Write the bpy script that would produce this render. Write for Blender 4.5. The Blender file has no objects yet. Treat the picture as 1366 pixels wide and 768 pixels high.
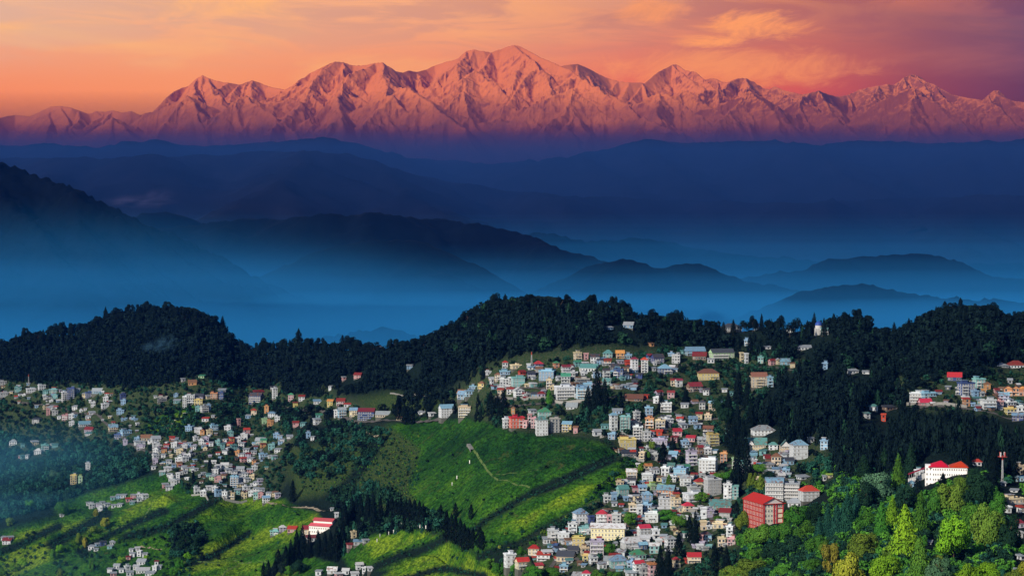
import bpy, math, random
import numpy as np
from mathutils import Vector, Matrix

# ------------------------------------------------------------------ camera, sky, sun, exposure
S = bpy.context.scene
COL = S.collection
F = 2960.0                                   # focal length in pixels of a 1366 px wide picture
PITCH = math.atan(104.0 / F)
cam_data = bpy.data.cameras.new('camera')
cam = bpy.data.objects.new('camera', cam_data)
COL.objects.link(cam)
cam_data.sensor_width = 36.0
cam_data.lens = 36.0 * F / 1366.0
cam_data.clip_start = 1.0
cam_data.clip_end = 90000.0
cam.rotation_euler = (math.radians(90) - PITCH, 0, 0)
S.camera = cam

SUN_AZ = math.atan2(-0.66, -0.75)            # from behind the camera's left shoulder
SUN_EL = math.radians(28)
to_sun = Vector((math.sin(SUN_AZ) * math.cos(SUN_EL), math.cos(SUN_AZ) * math.cos(SUN_EL), math.sin(SUN_EL)))
sun_data = bpy.data.lights.new('sun', 'SUN')
sun_data.energy = 5.0
sun_data.angle = math.radians(0.5)
sun_data.color = (1.0, 0.88, 0.72)
sun = bpy.data.objects.new('sun', sun_data)
sun.rotation_euler = to_sun.to_track_quat('Z', 'Y').to_euler()
COL.objects.link(sun)

S.view_settings.view_transform = 'Standard'
S.view_settings.look = 'None'
S.view_settings.exposure = 0.0
S.view_settings.gamma = 1.0
S.view_settings.use_curve_mapping = False
S.render.engine = 'CYCLES'
S.cycles.use_denoising = True
S.cycles.max_bounces = 4
S.cycles.diffuse_bounces = 2
S.cycles.glossy_bounces = 1
S.cycles.transmission_bounces = 2
S.cycles.transparent_max_bounces = 8
S.cycles.volume_bounces = 0
S.cycles.volume_step_rate = 4.0

HAZE_DENSITY = 1.1e-5
HAZE_COLOR = (0.020, 0.20, 1.0)


def srgb(r, g, b):
    f = lambda c: c / 12.92 if c <= 0.04045 else ((c + 0.055) / 1.055) ** 2.4
    return (f(r / 255.0), f(g / 255.0), f(b / 255.0))


def rgba(c, k=1.0):
    return (c[0] * k, c[1] * k, c[2] * k, 1.0)


class Nodes:
    """a small helper for writing node trees"""
    def __init__(self, tree):
        self.t = tree
        tree.nodes.clear()

    def n(self, kind, **kw):
        nd = self.t.nodes.new(kind)
        for k, v in kw.items():
            if k.startswith('i_'):
                nd.inputs[int(k[2:])].default_value = v
            else:
                setattr(nd, k, v)
        return nd

    def l(self, a, b):
        self.t.links.new(a, b)

    def math(self, op, a, b=None, c=None, clamp=False):
        nd = self.t.nodes.new('ShaderNodeMath')
        nd.operation = op
        nd.use_clamp = clamp
        for i, v in enumerate((a, b, c)):
            if v is None:
                continue
            if isinstance(v, (int, float)):
                nd.inputs[i].default_value = v
            else:
                self.l(v, nd.inputs[i])
        return nd.outputs[0]

    def maprange(self, v, a, b, c=0.0, d=1.0, smooth=True):
        nd = self.t.nodes.new('ShaderNodeMapRange')
        nd.interpolation_type = 'SMOOTHSTEP' if smooth else 'LINEAR'
        self.l(v, nd.inputs[0])
        for i, x in enumerate((a, b, c, d)):
            nd.inputs[i + 1].default_value = x
        return nd.outputs[0]

    def mix(self, f, a, b, blend='MIX'):
        nd = self.t.nodes.new('ShaderNodeMix')
        nd.data_type = 'RGBA'
        nd.blend_type = blend
        for k, v in ((0, f), (6, a), (7, b)):
            if isinstance(v, (int, float)):
                nd.inputs[k].default_value = v
            elif isinstance(v, tuple):
                nd.inputs[k].default_value = v if len(v) == 4 else (*v, 1.0)
            else:
                self.l(v, nd.inputs[k])
        return nd.outputs[2]

    def ramp(self, v, stops):
        nd = self.t.nodes.new('ShaderNodeValToRGB')
        e = nd.color_ramp.elements
        while len(e) < len(stops):
            e.new(0.5)
        for el, (p, c) in zip(e, stops):
            el.position = p
            el.color = (*c, 1.0) if len(c) == 3 else c
        self.l(v, nd.inputs[0])
        return nd.outputs[0]

    def noise(self, vec, scale, detail=4.0, rough=0.55, dist=0.0, out=0):
        nd = self.t.nodes.new('ShaderNodeTexNoise')
        nd.inputs['Scale'].default_value = scale
        nd.inputs['Detail'].default_value = detail
        nd.inputs['Roughness'].default_value = rough
        nd.inputs['Distortion'].default_value = dist
        if vec is not None:
            self.l(vec, nd.inputs['Vector'])
        return nd.outputs[out]


# world: a clear sky with the glow of the low sun on the haze and clouds over the range
W = bpy.data.worlds.new('World')
S.world = W
W.use_nodes = True
w = Nodes(W.node_tree)
sky = w.n('ShaderNodeTexSky', sky_type='NISHITA', sun_disc=False)
sky.sun_elevation = SUN_EL
sky.sun_rotation = SUN_AZ
sky.altitude = 2400.0
tc = w.n('ShaderNodeTexCoord')
sep = w.n('ShaderNodeSeparateXYZ')
w.l(tc.outputs['Generated'], sep.inputs[0])
ypos = w.math('MAXIMUM', sep.outputs[1], 0.02)
az = w.math('DIVIDE', sep.outputs[0], ypos)              # tangent of the bearing
el = w.math('DIVIDE', sep.outputs[2], ypos)              # tangent of the elevation
t = w.math('MULTIPLY_ADD', az, 2960.0 / 1366.0, 0.5)
s = w.math('MULTIPLY', el, 2960.0 / 280.0)
SKYK = 10.0                                              # background strength is 0.1
def skc(r, g, b, k=1.0):
    c = srgb(r, g, b)
    return (c[0] * k, c[1] * k, c[2] * k)
low = w.ramp(t, [(0.0, skc(248, 140, 68)), (0.2, skc(248, 148, 82)), (0.42, skc(238, 132, 84)), (0.62, skc(232, 105, 48)),
                 (0.78, skc(212, 84, 36)), (0.9, skc(146, 60, 46)), (1.0, skc(108, 46, 52))])
high = w.ramp(t, [(0.0, skc(236, 184, 172)), (0.22, skc(246, 178, 148)), (0.45, skc(246, 172, 134)), (0.6, skc(220, 150, 128)),
                  (0.75, skc(208, 126, 88)), (0.9, skc(164, 94, 78)), (1.0, skc(122, 80, 96))])
grad = w.mix(w.maprange(s, 0.5, 1.02), low, high)
cv = w.n('ShaderNodeCombineXYZ')
w.l(w.math('MULTIPLY', az, 1.0), cv.inputs[0])
w.l(w.math('MULTIPLY', el, 5.5), cv.inputs[1])
n1 = w.noise(cv.outputs[0], 6.0, 6.0, 0.55, 0.6)
n2 = w.noise(cv.outputs[0], 16.0, 7.0, 0.6, 0.9)
streak = w.maprange(n1, 0.46, 0.68)
band = w.maprange(s, 0.45, 0.75)
cloudcol = w.ramp(t, [(0.0, skc(255, 192, 130)), (0.45, skc(255, 180, 112)), (0.72, skc(248, 140, 70)), (1.0, skc(150, 82, 86))])
col1 = w.mix(w.math('MULTIPLY', w.math('MULTIPLY', streak, band), 0.75), grad, cloudcol)
gapcol = w.ramp(t, [(0.0, skc(222, 178, 182)), (0.5, skc(196, 134, 130)), (0.8, skc(172, 92, 80)), (1.0, skc(108, 60, 84))])
gap = w.maprange(n2, 0.60, 0.40)
col2 = w.mix(w.math('MULTIPLY', w.math('MULTIPLY', gap, w.maprange(s, 0.62, 0.95)), 0.6), col1, gapcol)
# the one lit cumulus streak right of the main peak
def blob(cx, cy, rx, ry, soft0, soft1):
    dx = w.math('DIVIDE', w.math('SUBTRACT', t, cx), rx)
    dy = w.math('DIVIDE', w.math('SUBTRACT', s, cy), ry)
    d = w.math('ADD', w.math('MULTIPLY', dx, dx), w.math('MULTIPLY', dy, dy))
    d2 = w.math('ADD', d, w.math('MULTIPLY', w.math('SUBTRACT', n3, 0.5), 5.0))
    return w.maprange(d2, soft1, soft0)
cv2 = w.n('ShaderNodeCombineXYZ')
w.l(az, cv2.inputs[0])
w.l(w.math('MULTIPLY_ADD', el, 2.6, w.math('MULTIPLY', az, -0.35)), cv2.inputs[1])
n3 = w.noise(cv2.outputs[0], 30.0, 10.0, 0.72, 1.2)
puff = w.math('MAXIMUM', blob(0.735, 0.87, 0.055, 0.075, -0.3, 1.5), blob(0.695, 0.80, 0.045, 0.04, -0.3, 1.4))
puff = w.math('MAXIMUM', puff, w.math('MULTIPLY', blob(0.72, 0.68, 0.11, 0.085, -0.6, 2.0), 0.7))
puff = w.math('MAXIMUM', puff, w.math('MULTIPLY', blob(0.635, 0.945, 0.035, 0.05, -0.4, 1.5), 0.7))
col3 = w.mix(w.math('MULTIPLY', puff, 0.95), col2, skc(255, 160, 78))
HAZE_COMP = 1.25
glow = w.mix(1.0, col3, (HAZE_COMP * SKYK * 1.0, HAZE_COMP * SKYK * 0.93, HAZE_COMP * SKYK * 0.50, 1.0), 'MULTIPLY')
side = w.math('MULTIPLY', w.maprange(w.math('ABSOLUTE', az), 0.75, 0.34), w.maprange(el, 0.32, 0.13))
front = w.math('MULTIPLY', side, w.math('GREATER_THAN', sep.outputs[1], 0.05))
final = w.mix(front, sky.outputs[0], glow)
bg = w.n('ShaderNodeBackground')
bg.inputs['Strength'].default_value = 0.1
w.l(final, bg.inputs['Color'])
wo = w.n('ShaderNodeOutputWorld')
w.l(bg.outputs[0], wo.inputs['Surface'])


# ------------------------------------------------------------------ helpers
def ray_dir(u, v):
    """direction of the camera's ray through a pixel of the photograph, scaled so that its y is 1"""
    cp, sp = math.cos(PITCH), math.sin(PITCH)
    a, b = (u - 683.0) / F, (384.0 - v) / F
    x, y, z = a, cp + b * sp, -sp + b * cp
    return x / y, z / y


def project(x, y, z):
    cp, sp = math.cos(PITCH), math.sin(PITCH)
    d = y * cp - z * sp
    return 683.0 + F * x / d, 384.0 - F * (y * sp + z * cp) / d


def vnoise(x, y, seed=0):
    """smooth value noise in -1..1 on arrays"""
    xi = np.floor(x).astype(np.int64)
    yi = np.floor(y).astype(np.int64)
    fx, fy = x - xi, y - yi
    fx = fx * fx * fx * (fx * (fx * 6 - 15) + 10)
    fy = fy * fy * fy * (fy * (fy * 6 - 15) + 10)

    def h(a, b):
        n = (a * 374761393 + b * 668265263 + seed * 974634777) & 0xFFFFFFFF
        n = ((n ^ (n >> 13)) * 1274126177) & 0xFFFFFFFF
        return ((n ^ (n >> 16)) & 0xFFFF) / 32767.5 - 1.0
    a, b, c, d = h(xi, yi), h(xi + 1, yi), h(xi, yi + 1), h(xi + 1, yi + 1)
    return (a * (1 - fx) + b * fx) * (1 - fy) + (c * (1 - fx) + d * fx) * fy


def fbm(x, y, octaves=5, seed=0, gain=0.5, ridged=False):
    out = np.zeros_like(x)
    amp, tot = 1.0, 0.0
    for o in range(octaves):
        n = vnoise(x, y, seed + o * 17)
        if ridged:
            n = 1.0 - 2.0 * np.abs(n)
        out += amp * n
        tot += amp
        amp *= gain
        x, y = x * 2.03 + 13.7, y * 2.03 + 7.1
    return out / tot


def grid_mesh(name, X, Y, Z, mat, smooth=True, attrs=None):
    """one mesh from a rectangular array of points"""
    nr, nc = X.shape
    co = np.stack([X, Y, Z], axis=-1).reshape(-1, 3).astype(np.float32)
    i = np.arange(nr * nc).reshape(nr, nc)
    q = np.stack([i[:-1, :-1], i[:-1, 1:], i[1:, 1:], i[1:, :-1]], axis=-1).reshape(-1, 4)
    return poly_mesh(name, co, q, mat, smooth, attrs)


def poly_mesh(name, co, quads, mats, smooth=False, attrs=None, mat_index=None):
    co = np.asarray(co, dtype=np.float32)
    quads = np.asarray(quads, dtype=np.int32)
    nf, k = quads.shape
    me = bpy.data.meshes.new(name)
    me.vertices.add(len(co))
    me.vertices.foreach_set('co', co.ravel())
    me.loops.add(nf * k)
    me.loops.foreach_set('vertex_index', quads.ravel())
    me.polygons.add(nf)
    me.polygons.foreach_set('loop_start', np.arange(0, nf * k, k, dtype=np.int32))
    me.polygons.foreach_set('loop_total', np.full(nf, k, dtype=np.int32))
    me.polygons.foreach_set('use_smooth', np.full(nf, bool(smooth)))
    for m in (mats if isinstance(mats, (list, tuple)) else [mats]):
        me.materials.append(m)
    if mat_index is not None:
        me.polygons.foreach_set('material_index', np.asarray(mat_index, dtype=np.int32))
    me.update(calc_edges=True)
    for an, (dom, arr) in (attrs or {}).items():
        arr = np.asarray(arr, dtype=np.float32)
        if arr.ndim == 1:
            a = me.attributes.new(an, 'FLOAT', dom)
            a.data.foreach_set('value', arr)
        else:
            a = me.attributes.new(an, 'FLOAT_COLOR', dom)
            a.data.foreach_set('color', np.concatenate([arr, np.ones((len(arr), 1), np.float32)], axis=1).ravel())
    me.validate()
    return me


def link(name, data, parent=None):
    o = bpy.data.objects.new(name, data)
    COL.objects.link(o)
    if parent is not None:
        o.parent = parent
    return o


def tag(o, label=None, cat=None, group=None, kind=None):
    for k, v in (('label', label), ('category', cat), ('group', group), ('kind', kind)):
        if v:
            o[k] = v
    return o


def new_mat(name):
    m = bpy.data.materials.new(name)
    m.use_nodes = True
    return m, Nodes(m.node_tree)


def finish(nd, color, rough=0.8, normal=None, spec=0.2):
    b = nd.n('ShaderNodeBsdfPrincipled')
    if isinstance(color, tuple):
        b.inputs['Base Color'].default_value = color if len(color) == 4 else (*color, 1)
    else:
        nd.l(color, b.inputs['Base Color'])
    if isinstance(rough, (int, float)):
        b.inputs['Roughness'].default_value = rough
    else:
        nd.l(rough, b.inputs['Roughness'])
    b.inputs['Specular IOR Level'].default_value = spec
    if normal is not None:
        nd.l(normal, b.inputs['Normal'])
    o = nd.n('ShaderNodeOutputMaterial')
    nd.l(b.outputs[0], o.inputs['Surface'])
    return b


def box_mesh(name, x0, x1, y0, y1, z0, z1, mat):
    co = [(x, y, z) for z in (z0, z1) for y in (y0, y1) for x in (x0, x1)]
    q = [(0, 2, 3, 1), (4, 5, 7, 6), (0, 1, 5, 4), (2, 6, 7, 3), (0, 4, 6, 2), (1, 3, 7, 5)]
    return poly_mesh(name, co, q, mat)


def volume_mat(name, color, density, aniso=0.0):
    m, nd = new_mat(name)
    v = nd.n('ShaderNodeVolumePrincipled')
    v.inputs['Color'].default_value = (*color, 1)
    v.inputs['Density'].default_value = density
    v.inputs['Anisotropy'].default_value = aniso
    o = nd.n('ShaderNodeOutputMaterial')
    nd.l(v.outputs[0], o.inputs['Volume'])
    return m


def wisp_mat(name, color, density, scale):
    m, nd = new_mat(name)
    tcn = nd.n('ShaderNodeTexCoord')
    n = nd.noise(tcn.outputs['Generated'], scale, 5, 0.6, 0.8)
    c = nd.n('ShaderNodeVectorMath', operation='SUBTRACT')
    nd.l(tcn.outputs['Generated'], c.inputs[0])
    c.inputs[1].default_value = (0.5, 0.5, 0.5)
    ln = nd.n('ShaderNodeVectorMath', operation='LENGTH')
    nd.l(c.outputs[0], ln.inputs[0])
    fall = nd.maprange(ln.outputs['Value'], 0.48, 0.10)
    v = nd.n('ShaderNodeVolumePrincipled')
    v.inputs['Color'].default_value = (*color, 1)
    nd.l(nd.math('MULTIPLY', nd.math('MULTIPLY', nd.maprange(n, 0.40, 0.70), fall), density), v.inputs['Density'])
    o = nd.n('ShaderNodeOutputMaterial')
    nd.l(v.outputs[0], o.inputs['Volume'])
    return m


# ------------------------------------------------------------------ far country: snow range, foothills, haze
def ridge_field(X, Y, segs, base, chunk=None):
    """height field: the highest of many sloping ridge lines; seg = (x0,y0,z0,x1,y1,z1,slope)"""
    H = np.full(X.shape, base, dtype=np.float64)
    dx = X[0, 1] - X[0, 0]
    dy = Y[1, 0] - Y[0, 0]
    xo, yo = X[0, 0], Y[0, 0]
    nr, nc = X.shape
    for (x0, y0, z0, x1, y1, z1, k) in segs:
        reach = max(max(z0, z1) - base, 1.0) / k
        c0 = int(max(0, (min(x0, x1) - reach - xo) // dx)); c1 = int(min(nc, (max(x0, x1) + reach - xo) // dx + 2))
        r0 = int(max(0, (min(y0, y1) - reach - yo) // dy)); r1 = int(min(nr, (max(y0, y1) + reach - yo) // dy + 2))
        if c1 <= c0 or r1 <= r0:
            continue
        xs, ys = X[r0:r1, c0:c1], Y[r0:r1, c0:c1]
        ex, ey = x1 - x0, y1 - y0
        L2 = ex * ex + ey * ey + 1e-6
        tt = np.clip(((xs - x0) * ex + (ys - y0) * ey) / L2, 0, 1)
        d = np.hypot(xs - x0 - tt * ex, ys - y0 - tt * ey)
        np.maximum(H[r0:r1, c0:c1], z0 + tt * (z1 - z0) - k * d, out=H[r0:r1, c0:c1])
    return H


def crest_points(uv, dist, wob=0.0, rng=None):
    out = []
    for i, (u, v) in enumerate(uv):
        y = dist + (wob * math.sin(u * 0.021 + 1.3) + 0.5 * wob * math.sin(u * 0.057))
        a, b = ray_dir(u, v)
        out.append((a * y, y, b * y))
    return out


def grow_spurs(segs, x, y, z, ang, length, drop, k, depth, rng, base):
    """a ridge that runs downhill from a point and sends out side ridges"""
    n = 7
    step = length / n
    for i in range(n):
        ang += rng.uniform(-0.22, 0.22)
        d = drop * rng.uniform(0.65, 1.3)
        x1, y1, z1 = x + math.cos(ang) * step, y + math.sin(ang) * step, z - d * step
        segs.append((x, y, z, x1, y1, z1, k))
        x, y, z = x1, y1, z1
        if z < base:
            break
        if depth > 0 and i < n - 1:
            for sgn in ((1, -1) if rng.random() < 0.75 else (rng.choice((1, -1)),)):
                grow_spurs(segs, x, y, z - 4, ang + sgn * rng.uniform(0.55, 1.0), length * rng.uniform(0.28, 0.45), drop * 1.45, k * 1.08, depth - 1, rng, base)


SNOW_LINE = [(-60, 162), (-30, 158), (0, 157), (20, 153), (40, 155), (55, 148), (68, 142), (80, 141), (95, 143), (105, 147), (118, 152), (128, 148), (140, 149), (150, 147), (163, 150), (175, 148), (186, 153), (203, 152), (210, 143), (222, 130), (232, 122), (243, 117), (257, 113), (263, 104), (270, 100), (278, 104), (290, 108), (305, 110), (320, 113), (330, 109), (337, 107), (346, 110), (358, 115), (372, 118), (388, 121), (396, 116), (404, 106), (414, 97), (425, 92), (437, 86), (447, 82), (458, 83), (470, 87), (485, 87), (500, 84), (510, 83), (518, 88), (528, 95), (537, 97), (545, 94), (556, 96), (568, 93), (580, 87), (592, 83), (605, 80), (612, 77), (622, 68), (632, 66), (645, 68), (655, 70), (663, 67), (670, 65), (678, 62), (685, 60), (692, 61), (700, 65), (710, 70), (722, 77), (735, 82), (748, 88), (760, 86), (770, 85), (782, 90), (795, 97), (810, 104), (825, 108), (840, 110), (856, 110), (862, 113), (868, 105), (878, 96), (888, 91), (897, 86), (903, 86), (912, 92), (925, 103), (938, 107), (948, 104), (956, 106), (965, 111), (975, 108), (985, 104), (995, 104), (1005, 109), (1018, 117), (1027, 119), (1033, 115), (1045, 120), (1058, 123), (1070, 126), (1080, 124), (1092, 121), (1105, 126), (1117, 129), (1130, 127), (1145, 120), (1160, 116), (1172, 114), (1183, 112), (1195, 114), (1205, 104), (1213, 100), (1220, 99), (1230, 104), (1238, 110), (1246, 112), (1255, 118), (1268, 125), (1285, 129), (1300, 132), (1313, 133), (1318, 127), (1325, 121), (1332, 120), (1334, 126), (1338, 132), (1350, 134), (1366, 136), (1400, 138), (1460, 140)]

HAZE_TOP = 1900.0


def build_snow_range():
    rng = random.Random(11)
    base = -100.0
    segs = []
    pts = crest_points(SNOW_LINE, 19600.0, 350.0)
    for a, b in zip(pts, pts[1:]):
        segs.append((*a, *b, 0.95))
    n = len(SNOW_LINE)
    for i in range(2, n - 2):
        v0, v1, v2 = SNOW_LINE[i - 2][1], SNOW_LINE[i][1], SNOW_LINE[i + 2][1]
        peak = v1 <= v0 and v1 <= v2
        if peak or rng.random() < 0.32:
            x, y, z = pts[i]
            ang = -math.pi / 2 + rng.uniform(-0.55, 0.75)
            grow_spurs(segs, x, y, z, ang, rng.uniform(2600, 3900) if peak else rng.uniform(1500, 2600), rng.uniform(0.34, 0.46), 0.95, 2, rng, base)
    # lesser peaks that stand in front of the main wall
    for (u, v, y, ang) in ((545, 116, 18100, -2.1), (520, 128, 17900, -1.9), (330, 128, 18300, -2.0), (250, 128, 18300, -1.9), (640, 92, 18900, -2.2), (905, 118, 18400, -1.9), (880, 122, 18200, -1.6), (1000, 122, 18300, -1.8), (1215, 118, 18500, -1.9), (150, 158, 18000, -1.8), (760, 118, 18200, -1.7)):
        a, b = ray_dir(u, v)
        x, z = a * y, b * y
        for dang in (0.0, 1.0, -1.1, 2.2):
            grow_spurs(segs, x, y, z, ang + dang, rng.uniform(1100, 1900), 0.55, 0.98, 1, rng, base)
    xs = np.arange(-5600, 5600, 10.0)
    ys = np.arange(15300, 20900, 15.0)
    X, Y = np.meshgrid(xs, ys)
    wx = X + 70 * fbm(X / 420, Y / 420, 4, 3)
    wy = Y + 70 * fbm(X / 420 + 50, Y / 420, 4, 5)
    crest_y = np.interp(xs, [p[0] for p in pts], [p[1] for p in pts])[None, :]
    away = np.clip(np.abs(Y - crest_y) / 260.0, 0, 1)
    X2 = X + (wx - X) * away
    Y2 = Y + (wy - Y) * away
    # evaluate on the warped coordinates through a regular field
    H0 = ridge_field(X, Y, segs, base)
    def sample(A, x, y):
        c = np.clip((x - xs[0]) / 10.0, 0, len(xs) - 1.001)
        r = np.clip((y - ys[0]) / 15.0, 0, len(ys) - 1.001)
        ci, ri = c.astype(int), r.astype(int)
        fc, fr = c - ci, r - ri
        return (A[ri, ci] * (1 - fc) + A[ri, ci + 1] * fc) * (1 - fr) + (A[ri + 1, ci] * (1 - fc) + A[ri + 1, ci + 1] * fc) * fr
    H = sample(H0, X2, Y2)
    amp = np.clip((H - base) / 500, 0, 1)
    H += away * amp * (36 * fbm(X / 260, Y / 200, 5, 21, 0.52, True) + 11 * fbm(X / 60, Y / 60, 3, 31, 0.5, True)) - 10 * away
    H += 2.2 * fbm(X / 28, Y / 28, 3, 41) * np.clip(amp + 0.2, 0, 1)
    m, nd = new_mat('alpenglow_snow_rock')
    g = nd.n('ShaderNodeNewGeometry')
    sp = nd.n('ShaderNodeSeparateXYZ')
    nd.l(g.outputs['Position'], sp.inputs[0])
    nz = nd.n('ShaderNodeSeparateXYZ')
    nd.l(g.outputs['Normal'], nz.inputs[0])
    sc = nd.n('ShaderNodeVectorMath', operation='SCALE')
    sc.inputs[3].default_value = 0.001
    nd.l(g.outputs['Position'], sc.inputs[0])
    big = nd.noise(sc.outputs[0], 3.2, 6, 0.62)
    fine = nd.noise(sc.outputs[0], 22.0, 4, 0.65)
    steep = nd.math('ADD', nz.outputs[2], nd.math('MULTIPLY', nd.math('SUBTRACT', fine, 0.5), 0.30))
    bare = nd.maprange(sp.outputs[0], 900.0, 2600.0, 0.0, 0.24)     # cloud shade over the eastern peaks, painted in as less snow
    snowy = nd.maprange(nd.math('SUBTRACT', steep, bare), 0.36, 0.64)  # bare holds the painted cloud shade
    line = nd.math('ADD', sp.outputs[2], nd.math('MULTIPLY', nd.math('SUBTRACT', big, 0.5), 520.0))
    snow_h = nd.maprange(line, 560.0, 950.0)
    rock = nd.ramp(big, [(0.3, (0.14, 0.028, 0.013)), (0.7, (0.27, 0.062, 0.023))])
    snow = (0.56, 0.145, 0.032)  # alpenglow painted into the colour of the snow, and of the rock too
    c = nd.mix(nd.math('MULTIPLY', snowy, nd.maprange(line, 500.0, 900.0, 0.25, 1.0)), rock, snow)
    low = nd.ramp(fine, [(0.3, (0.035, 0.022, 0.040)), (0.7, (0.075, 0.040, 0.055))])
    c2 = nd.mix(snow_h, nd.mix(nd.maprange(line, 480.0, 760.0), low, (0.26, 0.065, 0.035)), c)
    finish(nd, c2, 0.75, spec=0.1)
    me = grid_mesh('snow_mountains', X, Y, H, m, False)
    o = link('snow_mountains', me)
    tag(o, kind='structure')


def forest_hill_mat(name, a, b, scale=0.02):
    m, nd = new_mat(name)
    g = nd.n('ShaderNodeNewGeometry')
    n = nd.noise(g.outputs['Position'], scale, 6, 0.65)
    finish(nd, nd.ramp(n, [(0.3, a), (0.7, b)]), 0.9, spec=0.05)
    return m


def build_hill(name, uv, dist, mat, slope=0.55, spur_every=70, spur_len=1500, canopy=7.0, cell=18.0, seed=1, base=-930.0, wob=180.0, back=700.0, ang0=-1.57):
    rng = random.Random(seed)
    us = np.array([p[0] for p in uv], float); vs = np.array([p[1] for p in uv], float)
    uu = np.arange(us[0], us[-1], 7.0)
    # rounded interpolation of the crest
    vv = np.interp(uu, us, vs)
    for _ in range(2):
        vv = np.convolve(np.pad(vv, 1, mode='edge'), [0.25, 0.5, 0.25], 'valid')
    vv = vv - 2.6 * fbm(uu / 46.0, uu * 0 + seed, 3, seed + 2) - 0.9 * fbm(uu / 15.0, uu * 0 + seed, 2, seed + 3)
    pts = crest_points(list(zip(uu, vv)), dist, wob)
    segs = [(*a, *b, slope) for a, b in zip(pts, pts[1:])]
    nxt = 0.0
    for i, p in enumerate(pts):
        if uu[i] - uu[0] >= nxt:
            nxt += spur_every * rng.uniform(0.6, 1.5)
            grow_spurs(segs, p[0], p[1], p[2] - 6, ang0 + rng.uniform(-0.6, 0.6), spur_len * rng.uniform(0.6, 1.2), slope * 0.55, slope * 1.05, 1, rng, base)
    x0 = min(p[0] for p in pts) - 200; x1 = max(p[0] for p in pts) + 200
    ymin = dist - 2.0 * spur_len; ymin = max(ymin, dist - 2600)
    xs = np.arange(x0, x1, cell)
    ys = np.arange(ymin, dist + back + wob, cell * 1.2)
    X, Y = np.meshgrid(xs, ys)
    H = ridge_field(X, Y, segs, base)
    # round the edges off a little
    for _ in range(3):
        P = np.pad(H, 1, mode='edge')
        H = 0.25 * (P[:-2, 1:-1] + P[2:, 1:-1] + P[1:-1, :-2] + P[1:-1, 2:]) * 0.6 + 0.4 * H
    H += 16 * fbm(X / 300, Y / 300, 4, seed + 5) + 26 * (fbm(X / 210 + 0.4 * fbm(X / 400, Y / 400, 2, seed), Y / 260, 4, seed + 6, 0.55, True) - 0.3) * np.clip((dist - Y) / 160.0, 0.12, 1)
    H += canopy * (0.7 * fbm(X / (cell * 3.1), Y / (cell * 3.1), 2, seed + 9) + 1.5 * np.random.default_rng(seed).random(X.shape) ** 2)
    o = link(name, grid_mesh(name, X, Y, H, mat, True))
    tag(o, kind='structure')
    return o


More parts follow.
